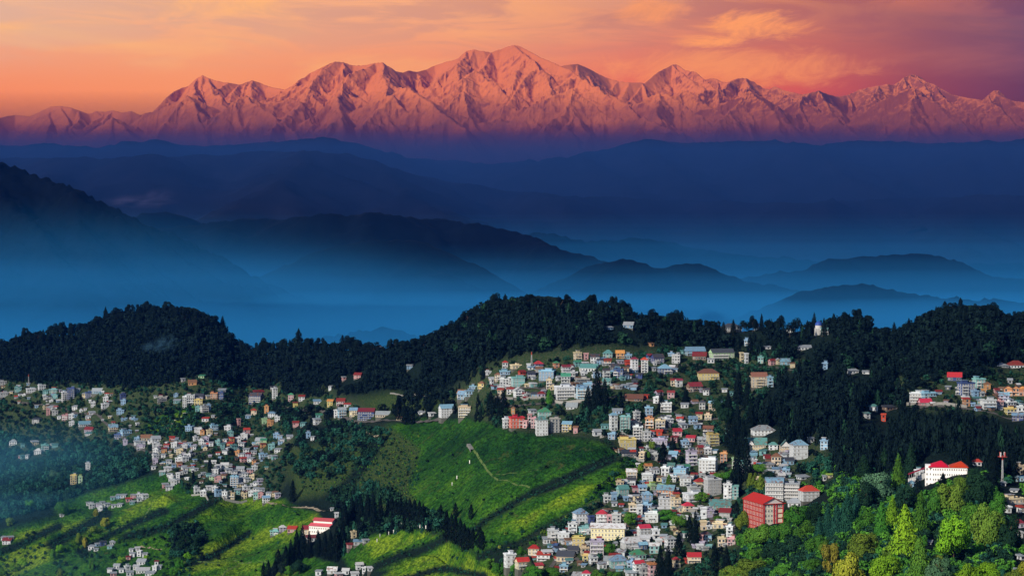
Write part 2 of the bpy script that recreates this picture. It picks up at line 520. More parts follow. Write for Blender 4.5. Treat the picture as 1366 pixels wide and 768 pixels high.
def build_far_country():
    build_snow_range()
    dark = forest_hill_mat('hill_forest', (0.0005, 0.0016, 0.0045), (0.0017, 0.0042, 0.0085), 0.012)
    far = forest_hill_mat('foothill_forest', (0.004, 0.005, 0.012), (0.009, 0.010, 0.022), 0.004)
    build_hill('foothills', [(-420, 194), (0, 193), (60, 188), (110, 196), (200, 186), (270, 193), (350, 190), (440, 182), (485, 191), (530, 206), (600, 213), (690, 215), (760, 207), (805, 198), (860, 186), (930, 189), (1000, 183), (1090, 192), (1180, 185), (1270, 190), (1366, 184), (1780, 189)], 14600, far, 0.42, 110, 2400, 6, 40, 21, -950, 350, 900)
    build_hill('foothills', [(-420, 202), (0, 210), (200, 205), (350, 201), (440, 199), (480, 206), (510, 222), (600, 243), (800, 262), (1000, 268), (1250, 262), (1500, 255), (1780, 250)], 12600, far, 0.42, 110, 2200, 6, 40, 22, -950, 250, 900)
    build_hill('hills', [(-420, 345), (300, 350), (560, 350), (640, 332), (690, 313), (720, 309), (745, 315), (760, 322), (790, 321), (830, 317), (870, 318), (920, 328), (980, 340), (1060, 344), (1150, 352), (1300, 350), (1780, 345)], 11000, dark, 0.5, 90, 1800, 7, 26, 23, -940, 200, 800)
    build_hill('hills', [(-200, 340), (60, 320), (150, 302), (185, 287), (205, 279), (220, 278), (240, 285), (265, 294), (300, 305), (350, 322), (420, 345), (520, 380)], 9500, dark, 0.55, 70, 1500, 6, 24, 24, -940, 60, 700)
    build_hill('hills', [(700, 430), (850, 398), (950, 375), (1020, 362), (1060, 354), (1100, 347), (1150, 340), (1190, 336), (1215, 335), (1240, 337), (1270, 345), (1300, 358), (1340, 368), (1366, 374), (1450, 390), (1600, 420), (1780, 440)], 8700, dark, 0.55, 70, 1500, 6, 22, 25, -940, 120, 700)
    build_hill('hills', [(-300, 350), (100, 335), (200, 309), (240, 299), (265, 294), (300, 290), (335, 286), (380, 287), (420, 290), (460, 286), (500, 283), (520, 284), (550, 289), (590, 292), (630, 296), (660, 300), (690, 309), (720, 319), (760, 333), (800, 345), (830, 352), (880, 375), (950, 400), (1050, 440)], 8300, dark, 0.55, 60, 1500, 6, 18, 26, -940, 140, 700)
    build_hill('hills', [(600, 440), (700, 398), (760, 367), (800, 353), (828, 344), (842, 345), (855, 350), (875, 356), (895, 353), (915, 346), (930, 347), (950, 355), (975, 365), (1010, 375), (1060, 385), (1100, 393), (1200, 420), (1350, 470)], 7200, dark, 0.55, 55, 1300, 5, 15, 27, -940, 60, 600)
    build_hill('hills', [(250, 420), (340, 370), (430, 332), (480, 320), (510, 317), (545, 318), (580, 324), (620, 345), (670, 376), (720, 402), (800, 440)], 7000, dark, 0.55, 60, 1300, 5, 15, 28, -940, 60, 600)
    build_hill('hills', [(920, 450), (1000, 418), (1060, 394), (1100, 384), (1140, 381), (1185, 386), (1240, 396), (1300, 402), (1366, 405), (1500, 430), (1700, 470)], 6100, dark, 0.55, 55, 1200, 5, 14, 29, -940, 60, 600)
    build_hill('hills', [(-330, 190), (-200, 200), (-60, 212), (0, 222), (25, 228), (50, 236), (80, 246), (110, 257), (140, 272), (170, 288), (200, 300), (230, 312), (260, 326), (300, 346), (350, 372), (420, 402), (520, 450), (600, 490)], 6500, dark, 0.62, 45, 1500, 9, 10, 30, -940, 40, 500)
    build_hill('hills', [(300, 500), (380, 462), (440, 444), (480, 436), (510, 432), (540, 439), (570, 452), (640, 480)], 5000, dark, 0.6, 40, 700, 5, 9, 31, -940, 20, 500)
    m = forest_hill_mat('valley_forest', (0.012, 0.03, 0.025), (0.03, 0.055, 0.04), 0.006)
    X, Y = np.meshgrid(np.linspace(-8000, 8000, 120), np.linspace(-600, 21400, 160))
    tag(link('valley_floor', grid_mesh('valley_floor', X, Y, -955 + 12 * fbm(X / 900, Y / 900, 3, 7), m)), kind='structure')
    hz = link('haze', box_mesh('haze', -8200, 8200, -800, 21600, -1000, HAZE_TOP, volume_mat('haze', HAZE_COLOR, HAZE_DENSITY)))
    tag(hz, kind='stuff')
    for i, (top, y0, y1, den) in enumerate(MIST_LAYERS):
        ms = link('valley_mist', box_mesh('valley_mist', -7900 + i, 7900 - i, y0, y1, -990 + i, top, volume_mat('valley_mist', MIST_COLOR, den)))
        tag(ms, kind='stuff')
    for i, (top, y0, y1, den, mc) in enumerate(((790, 14750, 18900, 2.1e-4, (0.31, 0.072, 0.070)), (570, 14700, 18600, 3.6e-4, (0.18, 0.050, 0.16)), (450, 11200, 14650, 1.1e-4, (0.075, 0.048, 0.16)), (395, 11000, 18300, 2.6e-4, (0.022, 0.115, 0.38)))):
        pm = link('mountain_mist', box_mesh('mountain_mist', -7800 + i, 7800 - i, y0, y1, -985 + i, top, volume_mat('mountain_mist', mc, den)))
        tag(pm, kind='stuff')
    # thin drifts: haze over the lower left slopes, a low cloud behind the dark hill, hearth smoke on the wooded knoll
    for nm, (u, v, y), rad, col, den, push in (('valley_mist', (20, 440, 4950), (1300, 950, 330), MIST_COLOR, 4.6e-4, 0), ('valley_mist', (430, 440, 5300), (900, 900, 260), MIST_COLOR, 2.4e-4, 0), ('valley_mist', (0, 640, 2560), (280, 460, 85), (0.13, 0.50, 0.80), 5e-4, 0), ('valley_mist', (70, 770, 2330), (170, 200, 40), (0.16, 0.50, 0.70), 3e-4, 0), ('low_cloud', (192, 268, 9300), (190, 200, 40), (0.40, 0.34, 0.60), 7e-4, 0), ('low_cloud', (214, 259, 9350), (80, 100, 34), (0.40, 0.34, 0.60), 7e-4, 0),
                                                                                               ('smoke', (212, 462, 3060), (26, 24, 11), (0.2, 0.5, 0.8), 7e-3, 0), ('smoke', (222, 456, 3065), (22, 20, 14), (0.2, 0.5, 0.8), 7e-3, 0), ('smoke', (203, 465, 3055), (12, 12, 4), (0.2, 0.5, 0.8), 6e-3, 0)):
        a, b = ray_dir(u, v)
        nu, nv = 24, 14
        th = np.linspace(0, 2 * np.pi, nu, endpoint=False)
        ph = np.linspace(-np.pi / 2 + 0.02, np.pi / 2 - 0.02, nv)
        P, T_ = np.meshgrid(ph, th, indexing='ij')
        wob = 1 + 0.18 * np.sin(3 * T_ + u) + 0.1 * np.sin(5 * T_ + 2 * P)
        co = np.stack([a * y + rad[0] * wob * np.cos(P) * np.cos(T_), y + rad[1] * wob * np.cos(P) * np.sin(T_), b * y + rad[2] * np.sin(P)], axis=-1).reshape(-1, 3)
        ix = np.arange(nu * nv).reshape(nv, nu)
        nx = np.roll(ix, -1, axis=1)
        q = np.stack([ix[:-1], nx[:-1], nx[1:], ix[1:]], axis=-1).reshape(-1, 4)
        nb = len(co)
        co = np.concatenate([co, [[a * y, y, b * y - rad[2]], [a * y, y, b * y + rad[2]]]])
        caps = [(nb, ix[0, (j + 2) % nu], ix[0, (j + 1) % nu], ix[0, j]) for j in range(0, nu, 2)] + [(nb + 1, ix[-1, j], ix[-1, (j + 1) % nu], ix[-1, (j + 2) % nu]) for j in range(0, nu, 2)]
        tag(link(nm, poly_mesh(nm, co, np.concatenate([q, np.array(caps)]), wisp_mat(nm, col, den * 3.0, 1.6 if nm == 'valley_mist' else 3.2))), kind='stuff')


MIST_COLOR = (0.045, 0.41, 1.0)
MIST_LAYERS = [(-22, 8970, 12400, 0.7e-5), (-42, 8960, 12000, 1.1e-5), (-64, 8950, 11600, 1.6e-5), (-88, 8940, 11200, 2.4e-5), (-114, 8930, 10900, 4e-5), (-145, 8920, 10600, 7e-5), (-125, 3990, 8750, 2.4e-5), (-150, 3980, 8700, 3.4e-5), (-172, 3970, 8300, 7e-5), (-200, 3960, 7500, 2.2e-4), (-240, 3950, 6600, 1.2e-3)]
build_far_country()


# ------------------------------------------------------------------ the town's hillside
# tree tops along the crest, ground lies CREST_TREE pixels below
SKYLINE = [(-340, 455), (-220, 440), (-120, 470), (-40, 462), (0, 452), (20, 440), (70, 432), (100, 432), (130, 418), (160, 410), (200, 404), (250, 404), (280, 415), (300, 430), (325, 462), (350, 455), (385, 445), (400, 442), (420, 452), (460, 450), (500, 456), (520, 447), (545, 449), (570, 440), (590, 432), (610, 422), (640, 398), (660, 393), (700, 390), (750, 395), (800, 395), (830, 400), (850, 412), (880, 415), (910, 418), (950, 422), (985, 428), (1020, 420), (1060, 428), (1100, 420), (1130, 413), (1150, 415), (1165, 432), (1190, 437), (1210, 425), (1230, 415), (1250, 405), (1290, 403), (1330, 405), (1345, 418), (1366, 410), (1430, 405), (1500, 410), (1600, 420), (1710, 430)]
SKY_U = np.array([p[0] for p in SKYLINE], float)
SKY_V = np.array([p[1] for p in SKYLINE], float)
CREST_TREE = 17.0
DEPTH = [(-120, 2350, 3700), (0, 2300, 3600), (200, 2200, 3400), (350, 2050, 3200), (480, 1850, 2900), (600, 1700, 2700), (700, 1600, 2550), (800, 1500, 2450), (950, 1400, 2400), (1050, 1250, 2350), (1200, 1020, 2300), (1366, 960, 2250), (1500, 950, 2250)]
VB = 860.0                                             # the grid starts below the picture's edge

SPURS = [  # crest line, height in metres, half width in pixels
    ([(228, 632), (150, 652), (100, 668), (30, 695), (-60, 715)], 9, 16),
    ([(135, 684), (70, 697), (0, 716), (-60, 735)], 9, 17),
    ([(215, 665), (170, 688), (125, 712), (60, 738)], 8, 14),
    ([(335, 657), (285, 672), (235, 705), (180, 725), (120, 755)], 11, 20),
    ([(375, 680), (320, 700), (260, 738), (200, 770)], 7, 15),
    ([(420, 730), (340, 745), (270, 762), (220, 785)], 7, 15),
    ([(852, 610), (770, 648), (700, 680), (645, 712)], 10, 26),
    ([(497, 772), (545, 745), (597, 722), (642, 746), (700, 768)], 20, 22),
    ([(470, 728), (540, 706), (590, 713)], 8, 18),
    ([(690, 578), (640, 600), (590, 640), (545, 672)], 9, 34),
    ([(780, 600), (720, 630), (650, 668)], 5, 22),
    ([(520, 570), (470, 610), (410, 640)], 8, 24),
    ([(250, 420), (225, 450), (190, 490)], 10, 60),
    ([(720, 405), (700, 440), (640, 480)], 8, 60),
    ([(1300, 420), (1230, 480), (1120, 540)], 9, 60),
    ([(1180, 760), (1230, 700), (1290, 650)], 7, 60),
]
RAVINES = [
    ([(850, 598), (800, 618), (760, 637), (700, 662), (650, 692), (612, 722)], 10, 9),
    ([(800, 672), (740, 700), (700, 722), (640, 744)], 6, 10),
    ([(310, 650), (258, 684), (215, 705), (170, 716)], 9, 12),
    ([(142, 683), (108, 703), (70, 728)], 8, 13),
    ([(335, 710), (290, 737), (250, 752)], 6, 8),
    ([(625, 714), (600, 714), (575, 727), (540, 738), (505, 752), (470, 772)], 17, 11),
    ([(540, 772), (575, 762), (600, 759), (650, 768)], 12, 9),
    ([(220, 680), (160, 705), (110, 735)], 6, 9),
    ([(500, 590), (470, 640), (440, 670)], 6, 18),
    ([(80, 700), (20, 730), (-40, 750)], 6, 10),
    ([(380, 480), (400, 540), (380, 600)], 7, 40),
    ([(1130, 520), (1110, 600), (1060, 680)], 7, 40),
]


def smooth_interp(u, xs, vs, rad=9.0):
    return (np.interp(u - rad, xs, vs) + 2 * np.interp(u, xs, vs) + np.interp(u + rad, xs, vs)) / 4.0


def poly_mask(U, V, poly, soft=5.0):
    """1 inside a polygon of picture points, 0 outside, soft edge"""
    inside = np.zeros(U.shape, bool)
    dmin = np.full(U.shape, 1e9)
    n = len(poly)
    for i in range(n):
        (x0, y0), (x1, y1) = poly[i], poly[(i + 1) % n]
        c = ((y0 > V) != (y1 > V)) & (U < (x1 - x0) * (V - y0) / ((y1 - y0) if y1 != y0 else 1e-9) + x0)
        inside ^= c
        ex, ey = x1 - x0, y1 - y0
        tt = np.clip(((U - x0) * ex + (V - y0) * ey) / (ex * ex + ey * ey + 1e-9), 0, 1)
        np.minimum(dmin, np.hypot(U - x0 - tt * ex, V - y0 - tt * ey), out=dmin)
    sd = np.where(inside, dmin, -dmin)
    return np.clip(0.5 + sd / (2 * soft), 0, 1)


def line_dist(U, V, line, stretch=1.0):
    d = np.full(U.shape, 1e9)
    for (x0, y0), (x1, y1) in zip(line, line[1:]):
        ex, ey = x1 - x0, (y1 - y0) * stretch
        px, py = U - x0, (V - y0) * stretch
        tt = np.clip((px * ex + py * ey) / (ex * ex + ey * ey + 1e-9), 0, 1)
        np.minimum(d, np.hypot(px - tt * ex, py - tt * ey), out=d)
    return d


TEA = [
    [(515, 566), (560, 560), (640, 560), (680, 576), (760, 584), (800, 590), (832, 604), (862, 612), (852, 640), (815, 655), (800, 672), (760, 690), (720, 708), (690, 728), (650, 745), (610, 722), (575, 700), (562, 680), (545, 660), (548, 630), (562, 600), (540, 582)],
    [(-60, 720), (0, 700), (120, 656), (215, 630), (262, 655), (310, 664), (380, 668), (425, 688), (400, 712), (350, 768), (330, 860), (-60, 860)],
    [(480, 790), (540, 744), (597, 720), (650, 748), (720, 775), (690, 860), (480, 860)],
    [(450, 735), (480, 718), (540, 702), (592, 713), (580, 735), (520, 756), (470, 760)],
    [(185, 578), (225, 546), (262, 538), (274, 552), (240, 577)],
    [(1030, 745), (1080, 735), (1110, 760), (1090, 790), (1030, 790)],
    [(380, 735), (420, 742), (450, 755), (430, 768), (380, 768)],
]
SCRUB = [
    [(385, 600), (470, 582), (540, 560), (560, 590), (550, 640), (560, 680), (520, 690), (470, 660), (440, 660), (400, 665), (385, 640)],
    [(480, 530), (520, 522), (590, 528), (585, 548), (500, 556)],
    [(500, 650), (560, 640), (570, 690), (520, 690)],
    [(490, 600), (560, 590), (600, 620), (540, 660), (500, 640)],
]
DARKW = [  # wooded gullies
    [(228, 705), (262, 700), (275, 722), (262, 740), (232, 740)],
    [(60, 655), (75, 690), (-20, 715), (-20, 600), (80, 590), (215, 605), (215, 628), (120, 655)],
]
TOWNS = [
    [(590, 530), (640, 490), (700, 470), (800, 460), (900, 468), (1000, 470), (1070, 480), (1000, 540), (960, 600), (1100, 580), (1110, 640), (1000, 700), (980, 760), (900, 800), (660, 800), (690, 735), (760, 690), (830, 630), (820, 585), (660, 575)],
    [(190, 585), (380, 545), (400, 600), (360, 670), (255, 660), (215, 650)],
    [(0, 505), (400, 505), (500, 540), (500, 560), (330, 560), (200, 600), (0, 610)],
    [(1190, 500), (1366, 490), (1400, 560), (1200, 545)],
]


SUNLIT_TEA = [  # fields painted lighter, as if the sun caught them
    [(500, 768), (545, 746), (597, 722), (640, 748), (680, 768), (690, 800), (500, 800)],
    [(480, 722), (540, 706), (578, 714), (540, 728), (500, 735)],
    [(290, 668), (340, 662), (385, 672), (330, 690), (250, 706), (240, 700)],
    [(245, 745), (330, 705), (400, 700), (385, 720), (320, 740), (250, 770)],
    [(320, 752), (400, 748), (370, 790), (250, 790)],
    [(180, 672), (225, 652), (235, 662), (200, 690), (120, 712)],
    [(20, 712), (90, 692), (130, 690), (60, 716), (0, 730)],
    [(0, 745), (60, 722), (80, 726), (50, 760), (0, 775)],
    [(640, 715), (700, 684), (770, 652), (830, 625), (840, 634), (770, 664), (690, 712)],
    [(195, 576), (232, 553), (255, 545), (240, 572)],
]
DARK_TEA = [(520, 580), (560, 560), (680, 570), (830, 600), (780, 625), (700, 640), (640, 620), (560, 640), (500, 650)]  # upper tea slope, shifted toward the darker tea colours


def build_terrain():
    us = np.arange(-340, 1710, 1.3)
    s_front = np.linspace(0, 1, 700)
    s_back = np.linspace(1.004, 1.9, 60)
    ss = np.concatenate([s_front, s_back])
    U, Sg = np.meshgrid(us, ss)
    sky_v = smooth_interp(us, SKY_U, SKY_V) + CREST_TREE
    for _ in range(3):
        sky_v = np.convolve(np.pad(sky_v, 4, mode='edge'), np.ones(9) / 9, 'valid')
    du = np.array([p[0] for p in DEPTH], float)
    r0 = smooth_interp(us, du, np.array([p[1] for p in DEPTH], float), 40)
    rs = smooth_interp(us, du, np.array([p[2] for p in DEPTH], float), 40)
    sf = np.minimum(Sg, 1.0)
    V = VB - (VB - sky_v[None, :]) * sf
    Y = r0[None, :] - 90 + (rs - r0 + 90)[None, :] * sf ** 0.95
    a, b = ray_dir(U, V)
    Z = b * Y
    # relief
    ppm = F / Y
    for line, h, wd in SPURS:
        h = h * 1.6
        ln = [(p[0], p[1] + 0.6 * h * np.interp(p[0], us, F / (0.5 * (r0 + rs)))) for p in line]
        d = line_dist(U, V, ln, 2.2)
        Z += h * np.exp(-(d / (wd * 1.25)) ** 1.7) * (Sg <= 1)
    for line, h, wd in RAVINES:
        d = line_dist(U, V, line, 2.0)
        Z -= h * np.exp(-(d / wd) ** 2)
    X = a * Y
    back = np.maximum(Sg - 1, 0)
    dy = back * 2400.0
    Y = Y + dy
    X = X * (1 + dy / (Y - dy))
    Z = Z - 0.55 * np.maximum(dy - 25, 0) - 0.004 * np.minimum(dy, 25) ** 2
    ta, tb = (X * 0.80 + Y * 0.60), (X * -0.60 + Y * 0.80)          # gentle ribs that run down the slope
    Z += 1.9 * fbm(ta / 170, tb / 26, 3, 73) * (Sg <= 1)
    Z += 2.6 * fbm(X / 95, Y / 95, 4, 71) + 0.5 * fbm(X / 9, Y / 9, 3, 77)
    Z = np.maximum(Z, -948)
    PU, PV = project(X, Y, Z)
    wu = PU + 7 * fbm(X / 55, Y / 55, 3, 81)
    wv = PV + 4 * fbm(X / 55 + 9, Y / 55, 3, 83)
    tea = np.zeros(U.shape)
    for p in TEA:
        np.maximum(tea, poly_mask(wu, wv, p, 3.5), out=tea)
    scrub = np.zeros(U.shape)
    for p in SCRUB:
        np.maximum(scrub, poly_mask(wu, wv, p, 7), out=scrub)
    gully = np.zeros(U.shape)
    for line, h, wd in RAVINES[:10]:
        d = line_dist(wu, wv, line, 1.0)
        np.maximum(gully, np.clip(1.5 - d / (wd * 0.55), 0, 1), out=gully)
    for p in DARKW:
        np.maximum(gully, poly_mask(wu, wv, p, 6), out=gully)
    town = np.zeros(U.shape)
    for p in TOWNS:
        np.maximum(town, poly_mask(wu, wv, p, 8), out=town)
    tea = tea * (1 - gully) * (Sg <= 1)
    sun_tint = np.zeros(U.shape)                                    # sunlit crests and slopes, brightened in the tea colour
    for p in SUNLIT_TEA:
        np.maximum(sun_tint, poly_mask(wu, wv, p, 6), out=sun_tint)
    dark_tea = poly_mask(wu, wv, DARK_TEA, 14)
    scrub *= (1 - gully)
    town *= (1 - tea)
    attrs = {'sun_tint': ('POINT', (sun_tint - 0.8 * dark_tea).ravel()), 'cover': ('POINT', np.stack([tea, scrub, town], axis=-1).reshape(-1, 3))}
    # tea bushes stand up from the ground in clumps
    bush = fbm(X / 2.6, Y / 3.4, 2, 91)
    Z += tea * 0.75 * bush + (1 - tea) * (1 - town) * 0.8 * fbm(X / 4.5, Y / 4.5, 2, 95)
    m, nd = new_mat('hillside')
    at = nd.n('ShaderNodeAttribute', attribute_name='cover')
    sp = nd.n('ShaderNodeSeparateColor')
    nd.l(at.outputs['Color'], sp.inputs[0])
    g = nd.n('ShaderNodeNewGeometry')
    pos = g.outputs['Position']
    big = nd.noise(pos, 0.011, 5, 0.6)
    mid = nd.noise(pos, 0.07, 4, 0.6)
    fine = nd.noise(pos, 0.55, 3, 0.7)
    vo = nd.n('ShaderNodeTexVoronoi', feature='F1')
    vo.inputs['Scale'].default_value = 0.55
    nd.l(pos, vo.inputs['Vector'])
    bushes = nd.maprange(vo.outputs['Distance'], 0.25, 0.75, 1.0, 0.0)
    # rows of bushes follow the contours
    px = nd.n('ShaderNodeSeparateXYZ')
    nd.l(pos, px.inputs[0])
    rowphase = nd.math('ADD', nd.math('MULTIPLY', px.outputs[2], 2.1), nd.math('MULTIPLY', mid, 13.0))
    rows = nd.math('MULTIPLY_ADD', nd.math('SINE', rowphase), 0.5, 0.5)
    patch = nd.noise(pos, 0.028, 5, 0.7)
    v2 = nd.n('ShaderNodeTexVoronoi', feature='F1')
    v2.inputs['Scale'].default_value = 0.27
    nd.l(pos, v2.inputs['Vector'])
    fl = nd.n('ShaderNodeAttribute', attribute_name='sun_tint')
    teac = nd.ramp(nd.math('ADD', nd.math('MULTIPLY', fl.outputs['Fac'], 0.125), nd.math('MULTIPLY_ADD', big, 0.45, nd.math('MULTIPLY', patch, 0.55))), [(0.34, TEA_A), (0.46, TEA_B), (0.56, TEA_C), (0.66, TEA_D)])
    teac = nd.mix(nd.maprange(fine, 0.35, 0.65), nd.mix(1.0, teac, (0.42, 0.55, 0.6, 1), 'MULTIPLY'), teac)
    teac = nd.mix(nd.maprange(v2.outputs['Distance'], 0.42, 0.72, 0.0, 0.75), teac, nd.mix(1.0, teac, (0.25, 0.36, 0.38, 1), 'MULTIPLY'))
    teac = nd.mix(nd.math('MULTIPLY', rows, 0.42), teac, nd.mix(1.0, teac, (0.45, 0.55, 0.5, 1), 'MULTIPLY'))
    teac = nd.mix(nd.maprange(nd.noise(pos, 0.045, 5, 0.75, 0.5), 0.58, 0.72, 0.0, 0.75), teac, (0.075, 0.078, 0.022))
    teac = nd.mix(nd.maprange(nd.noise(pos, 0.06, 4, 0.7, 0.3), 0.62, 0.72, 0.0, 0.7), teac, (0.008, 0.032, 0.014))
    scrubc = nd.ramp(fine, [(0.3, (0.008, 0.026, 0.012)), (0.48, (0.024, 0.055, 0.016)), (0.6, (0.055, 0.075, 0.020)), (0.75, (0.095, 0.080, 0.030))])
    townc = nd.ramp(fine, [(0.3, (0.012, 0.035, 0.016)), (0.5, (0.03, 0.06, 0.02)), (0.62, (0.07, 0.07, 0.05)), (0.75, (0.13, 0.12, 0.10))])
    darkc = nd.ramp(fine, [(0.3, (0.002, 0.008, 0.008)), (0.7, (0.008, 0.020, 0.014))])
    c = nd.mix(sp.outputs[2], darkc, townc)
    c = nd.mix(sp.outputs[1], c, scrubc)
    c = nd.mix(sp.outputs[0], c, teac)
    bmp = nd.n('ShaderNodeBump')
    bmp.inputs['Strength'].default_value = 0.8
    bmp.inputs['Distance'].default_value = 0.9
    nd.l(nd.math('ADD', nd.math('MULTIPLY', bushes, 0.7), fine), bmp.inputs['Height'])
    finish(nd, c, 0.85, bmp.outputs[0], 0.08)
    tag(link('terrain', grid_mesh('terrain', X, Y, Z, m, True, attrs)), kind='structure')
    return us, ss, X, Y, Z, PU, PV


TEA_A, TEA_B, TEA_C, TEA_D = (0.010, 0.058, 0.012), (0.032, 0.122, 0.013), (0.078, 0.195, 0.013), (0.24, 0.34, 0.020)
T_us, T_ss, T_X, T_Y, T_Z, T_PU, T_PV = build_terrain()
T_FRONT = 700
T_TOPV = np.minimum.accumulate(T_PV[:T_FRONT], axis=0)        # visible horizon so far in each column


def ground(u, v):
    """the point of the hillside that shows at a pixel of the photograph"""
    c = (u - T_us[0]) / 1.3
    c = int(min(max(round(c), 0), len(T_us) - 1))
    for _ in range(2):
        col = T_TOPV[:, c]
        r = int(np.searchsorted(-col, -v))
        r = min(max(r, 1), T_FRONT - 1)
        c2 = int(min(max(round(c + (u - T_PU[r, c]) / 1.3), 0), len(T_us) - 1))
        if c2 == c:
            break
        c = c2
    va, vb = T_PV[r - 1, c], T_PV[r, c]
    k = 0.0 if abs(va - vb) < 1e-6 else min(max((va - v) / (va - vb), 0.0), 1.0)
    p = [float(A[r - 1, c] * (1 - k) + A[r, c] * k) for A in (T_X, T_Y, T_Z)]
    return Vector(p)


def height_at(x, y):
    """height of the hillside at a place"""
    u = 683.0 + F * x / (y * math.cos(PITCH) + 7.0)
    c = int(min(max(round((u - T_us[0]) / 1.3), 0), len(T_us) - 1))
    col = T_Y[:, c]
    r = int(min(max(np.searchsorted(col, y), 1), len(col) - 1))
    k = (y - col[r - 1]) / max(col[r] - col[r - 1], 1e-6)
    k = min(max(k, 0.0), 1.0)
    return float(T_Z[r - 1, c] * (1 - k) + T_Z[r, c] * k)


# ------------------------------------------------------------------ houses
class MB:
    """collects quads for one mesh"""
    def __init__(self):
        self.v, self.f, self.m = [], [], []

    def quad(self, a, b, c, d, m=0):
        n = len(self.v)
        self.v += [a, b, c, d]
        self.f.append((n, n + 1, n + 2, n + 3))
        self.m.append(m)

    def box(self, x0, x1, y0, y1, z0, z1, m=0):
        n = len(self.v)
        self.v += [(x, y, z) for z in (z0, z1) for y in (y0, y1) for x in (x0, x1)]
        for q in ((0, 2, 3, 1), (4, 5, 7, 6), (0, 1, 5, 4), (2, 6, 7, 3), (0, 4, 6, 2), (1, 3, 7, 5)):
            self.f.append(tuple(n + i for i in q))
            self.m.append(m)

    def prism(self, pts, y0, y1, m=0):
        """a convex outline in x,z drawn out along y (outline of four points, or three with one doubled)"""
        n = len(self.v)
        k = len(pts)
        self.v += [(x, y0, z) for x, z in pts] + [(x, y1, z) for x, z in pts]
        for i in range(k):
            j = (i + 1) % k
            self.f.append((n + i, n + k + i, n + k + j, n + j))
            self.m.append(m)
        if k == 4:
            self.f.append((n, n + 1, n + 2, n + 3)); self.f.append((n + 7, n + 6, n + 5, n + 4)); self.m += [m, m]

    def cyl(self, x, y, r0, r1, z0, z1, m=0, k=10, cap=True):
        n = len(self.v)
        for z, r in ((z0, r0), (z1, r1)):
            self.v += [(x + r * math.cos(i * 2 * math.pi / k), y + r * math.sin(i * 2 * math.pi / k), z) for i in range(k)]
        for i in range(k):
            j = (i + 1) % k
            self.f.append((n + i, n + j, n + k + j, n + k + i)); self.m.append(m)
        if cap:
            self.v.append((x, y, z1)); c = len(self.v) - 1
            for i in range(0, k, 2):
                self.f.append((c, n + k + i, n + k + (i + 1) % k, n + k + (i + 2) % k)); self.m.append(m)

    def bar(self, p, q, r, m=0):
        p, q = Vector(p), Vector(q)
        d = (q - p).normalized()
        a = d.orthogonal().normalized() * r
        b = d.cross(a)
        n = len(self.v)
        for e in (p, q):
            self.v += [tuple(e + a + b), tuple(e - a + b), tuple(e - a - b), tuple(e + a - b)]
        for i in range(4):
            j = (i + 1) % 4
            self.f.append((n + i, n + j, n + 4 + j, n + 4 + i)); self.m.append(m)
        self.f += [(n + 3, n + 2, n + 1, n), (n + 4, n + 5, n + 6, n + 7)]; self.m += [m, m]

    def mesh(self, name, mats):
        return poly_mesh(name, np.array(self.v), np.array(self.f), mats, False, None, self.m)

    def build(self, name, mats, parent=None):
        return link(name, self.mesh(name, mats), parent)


WALLS = {'W': ('white', (0.62, 0.67, 0.72)), 'C': ('cream', (0.62, 0.53, 0.37)), 'Y': ('yellow', (0.55, 0.46, 0.18)), 'B': ('light blue', (0.24, 0.42, 0.60)),
         'D': ('dark blue', (0.05, 0.09, 0.24)), 'G': ('pale green', (0.34, 0.52, 0.31)), 'P': ('pink', (0.52, 0.30, 0.33)), 'R': ('red', (0.55, 0.05, 0.04)),
         'O': ('orange', (0.52, 0.26, 0.13)), 'S': ('grey', (0.40, 0.43, 0.46)), 'T': ('turquoise', (0.18, 0.40, 0.41)), 'N': ('brown', (0.20, 0.12, 0.09)),
         'V': ('lavender', (0.42, 0.40, 0.54)), 'K': ('slate', (0.07, 0.09, 0.12))}
ROOFS = {'r': ('red', (0.46, 0.030, 0.035)), 'm': ('maroon', (0.22, 0.025, 0.035)), 'g': ('green', (0.05, 0.24, 0.14)), 't': ('teal', (0.09, 0.25, 0.25)),
         'b': ('blue', (0.20, 0.38, 0.54)), 's': ('silver', (0.34, 0.39, 0.44)), 'w': ('white', (0.62, 0.65, 0.68)), 'n': ('brown', (0.22, 0.11, 0.07)),
         'k': ('dark', (0.05, 0.06, 0.08)), 'y': ('lime', (0.42, 0.58, 0.10)), 'o': ('orange', (0.60, 0.24, 0.08))}
RTYPE = {'F': 'flat', 'H': 'hipped', 'A': 'gabled', 'L': 'pitched', 'M': 'sloping'}


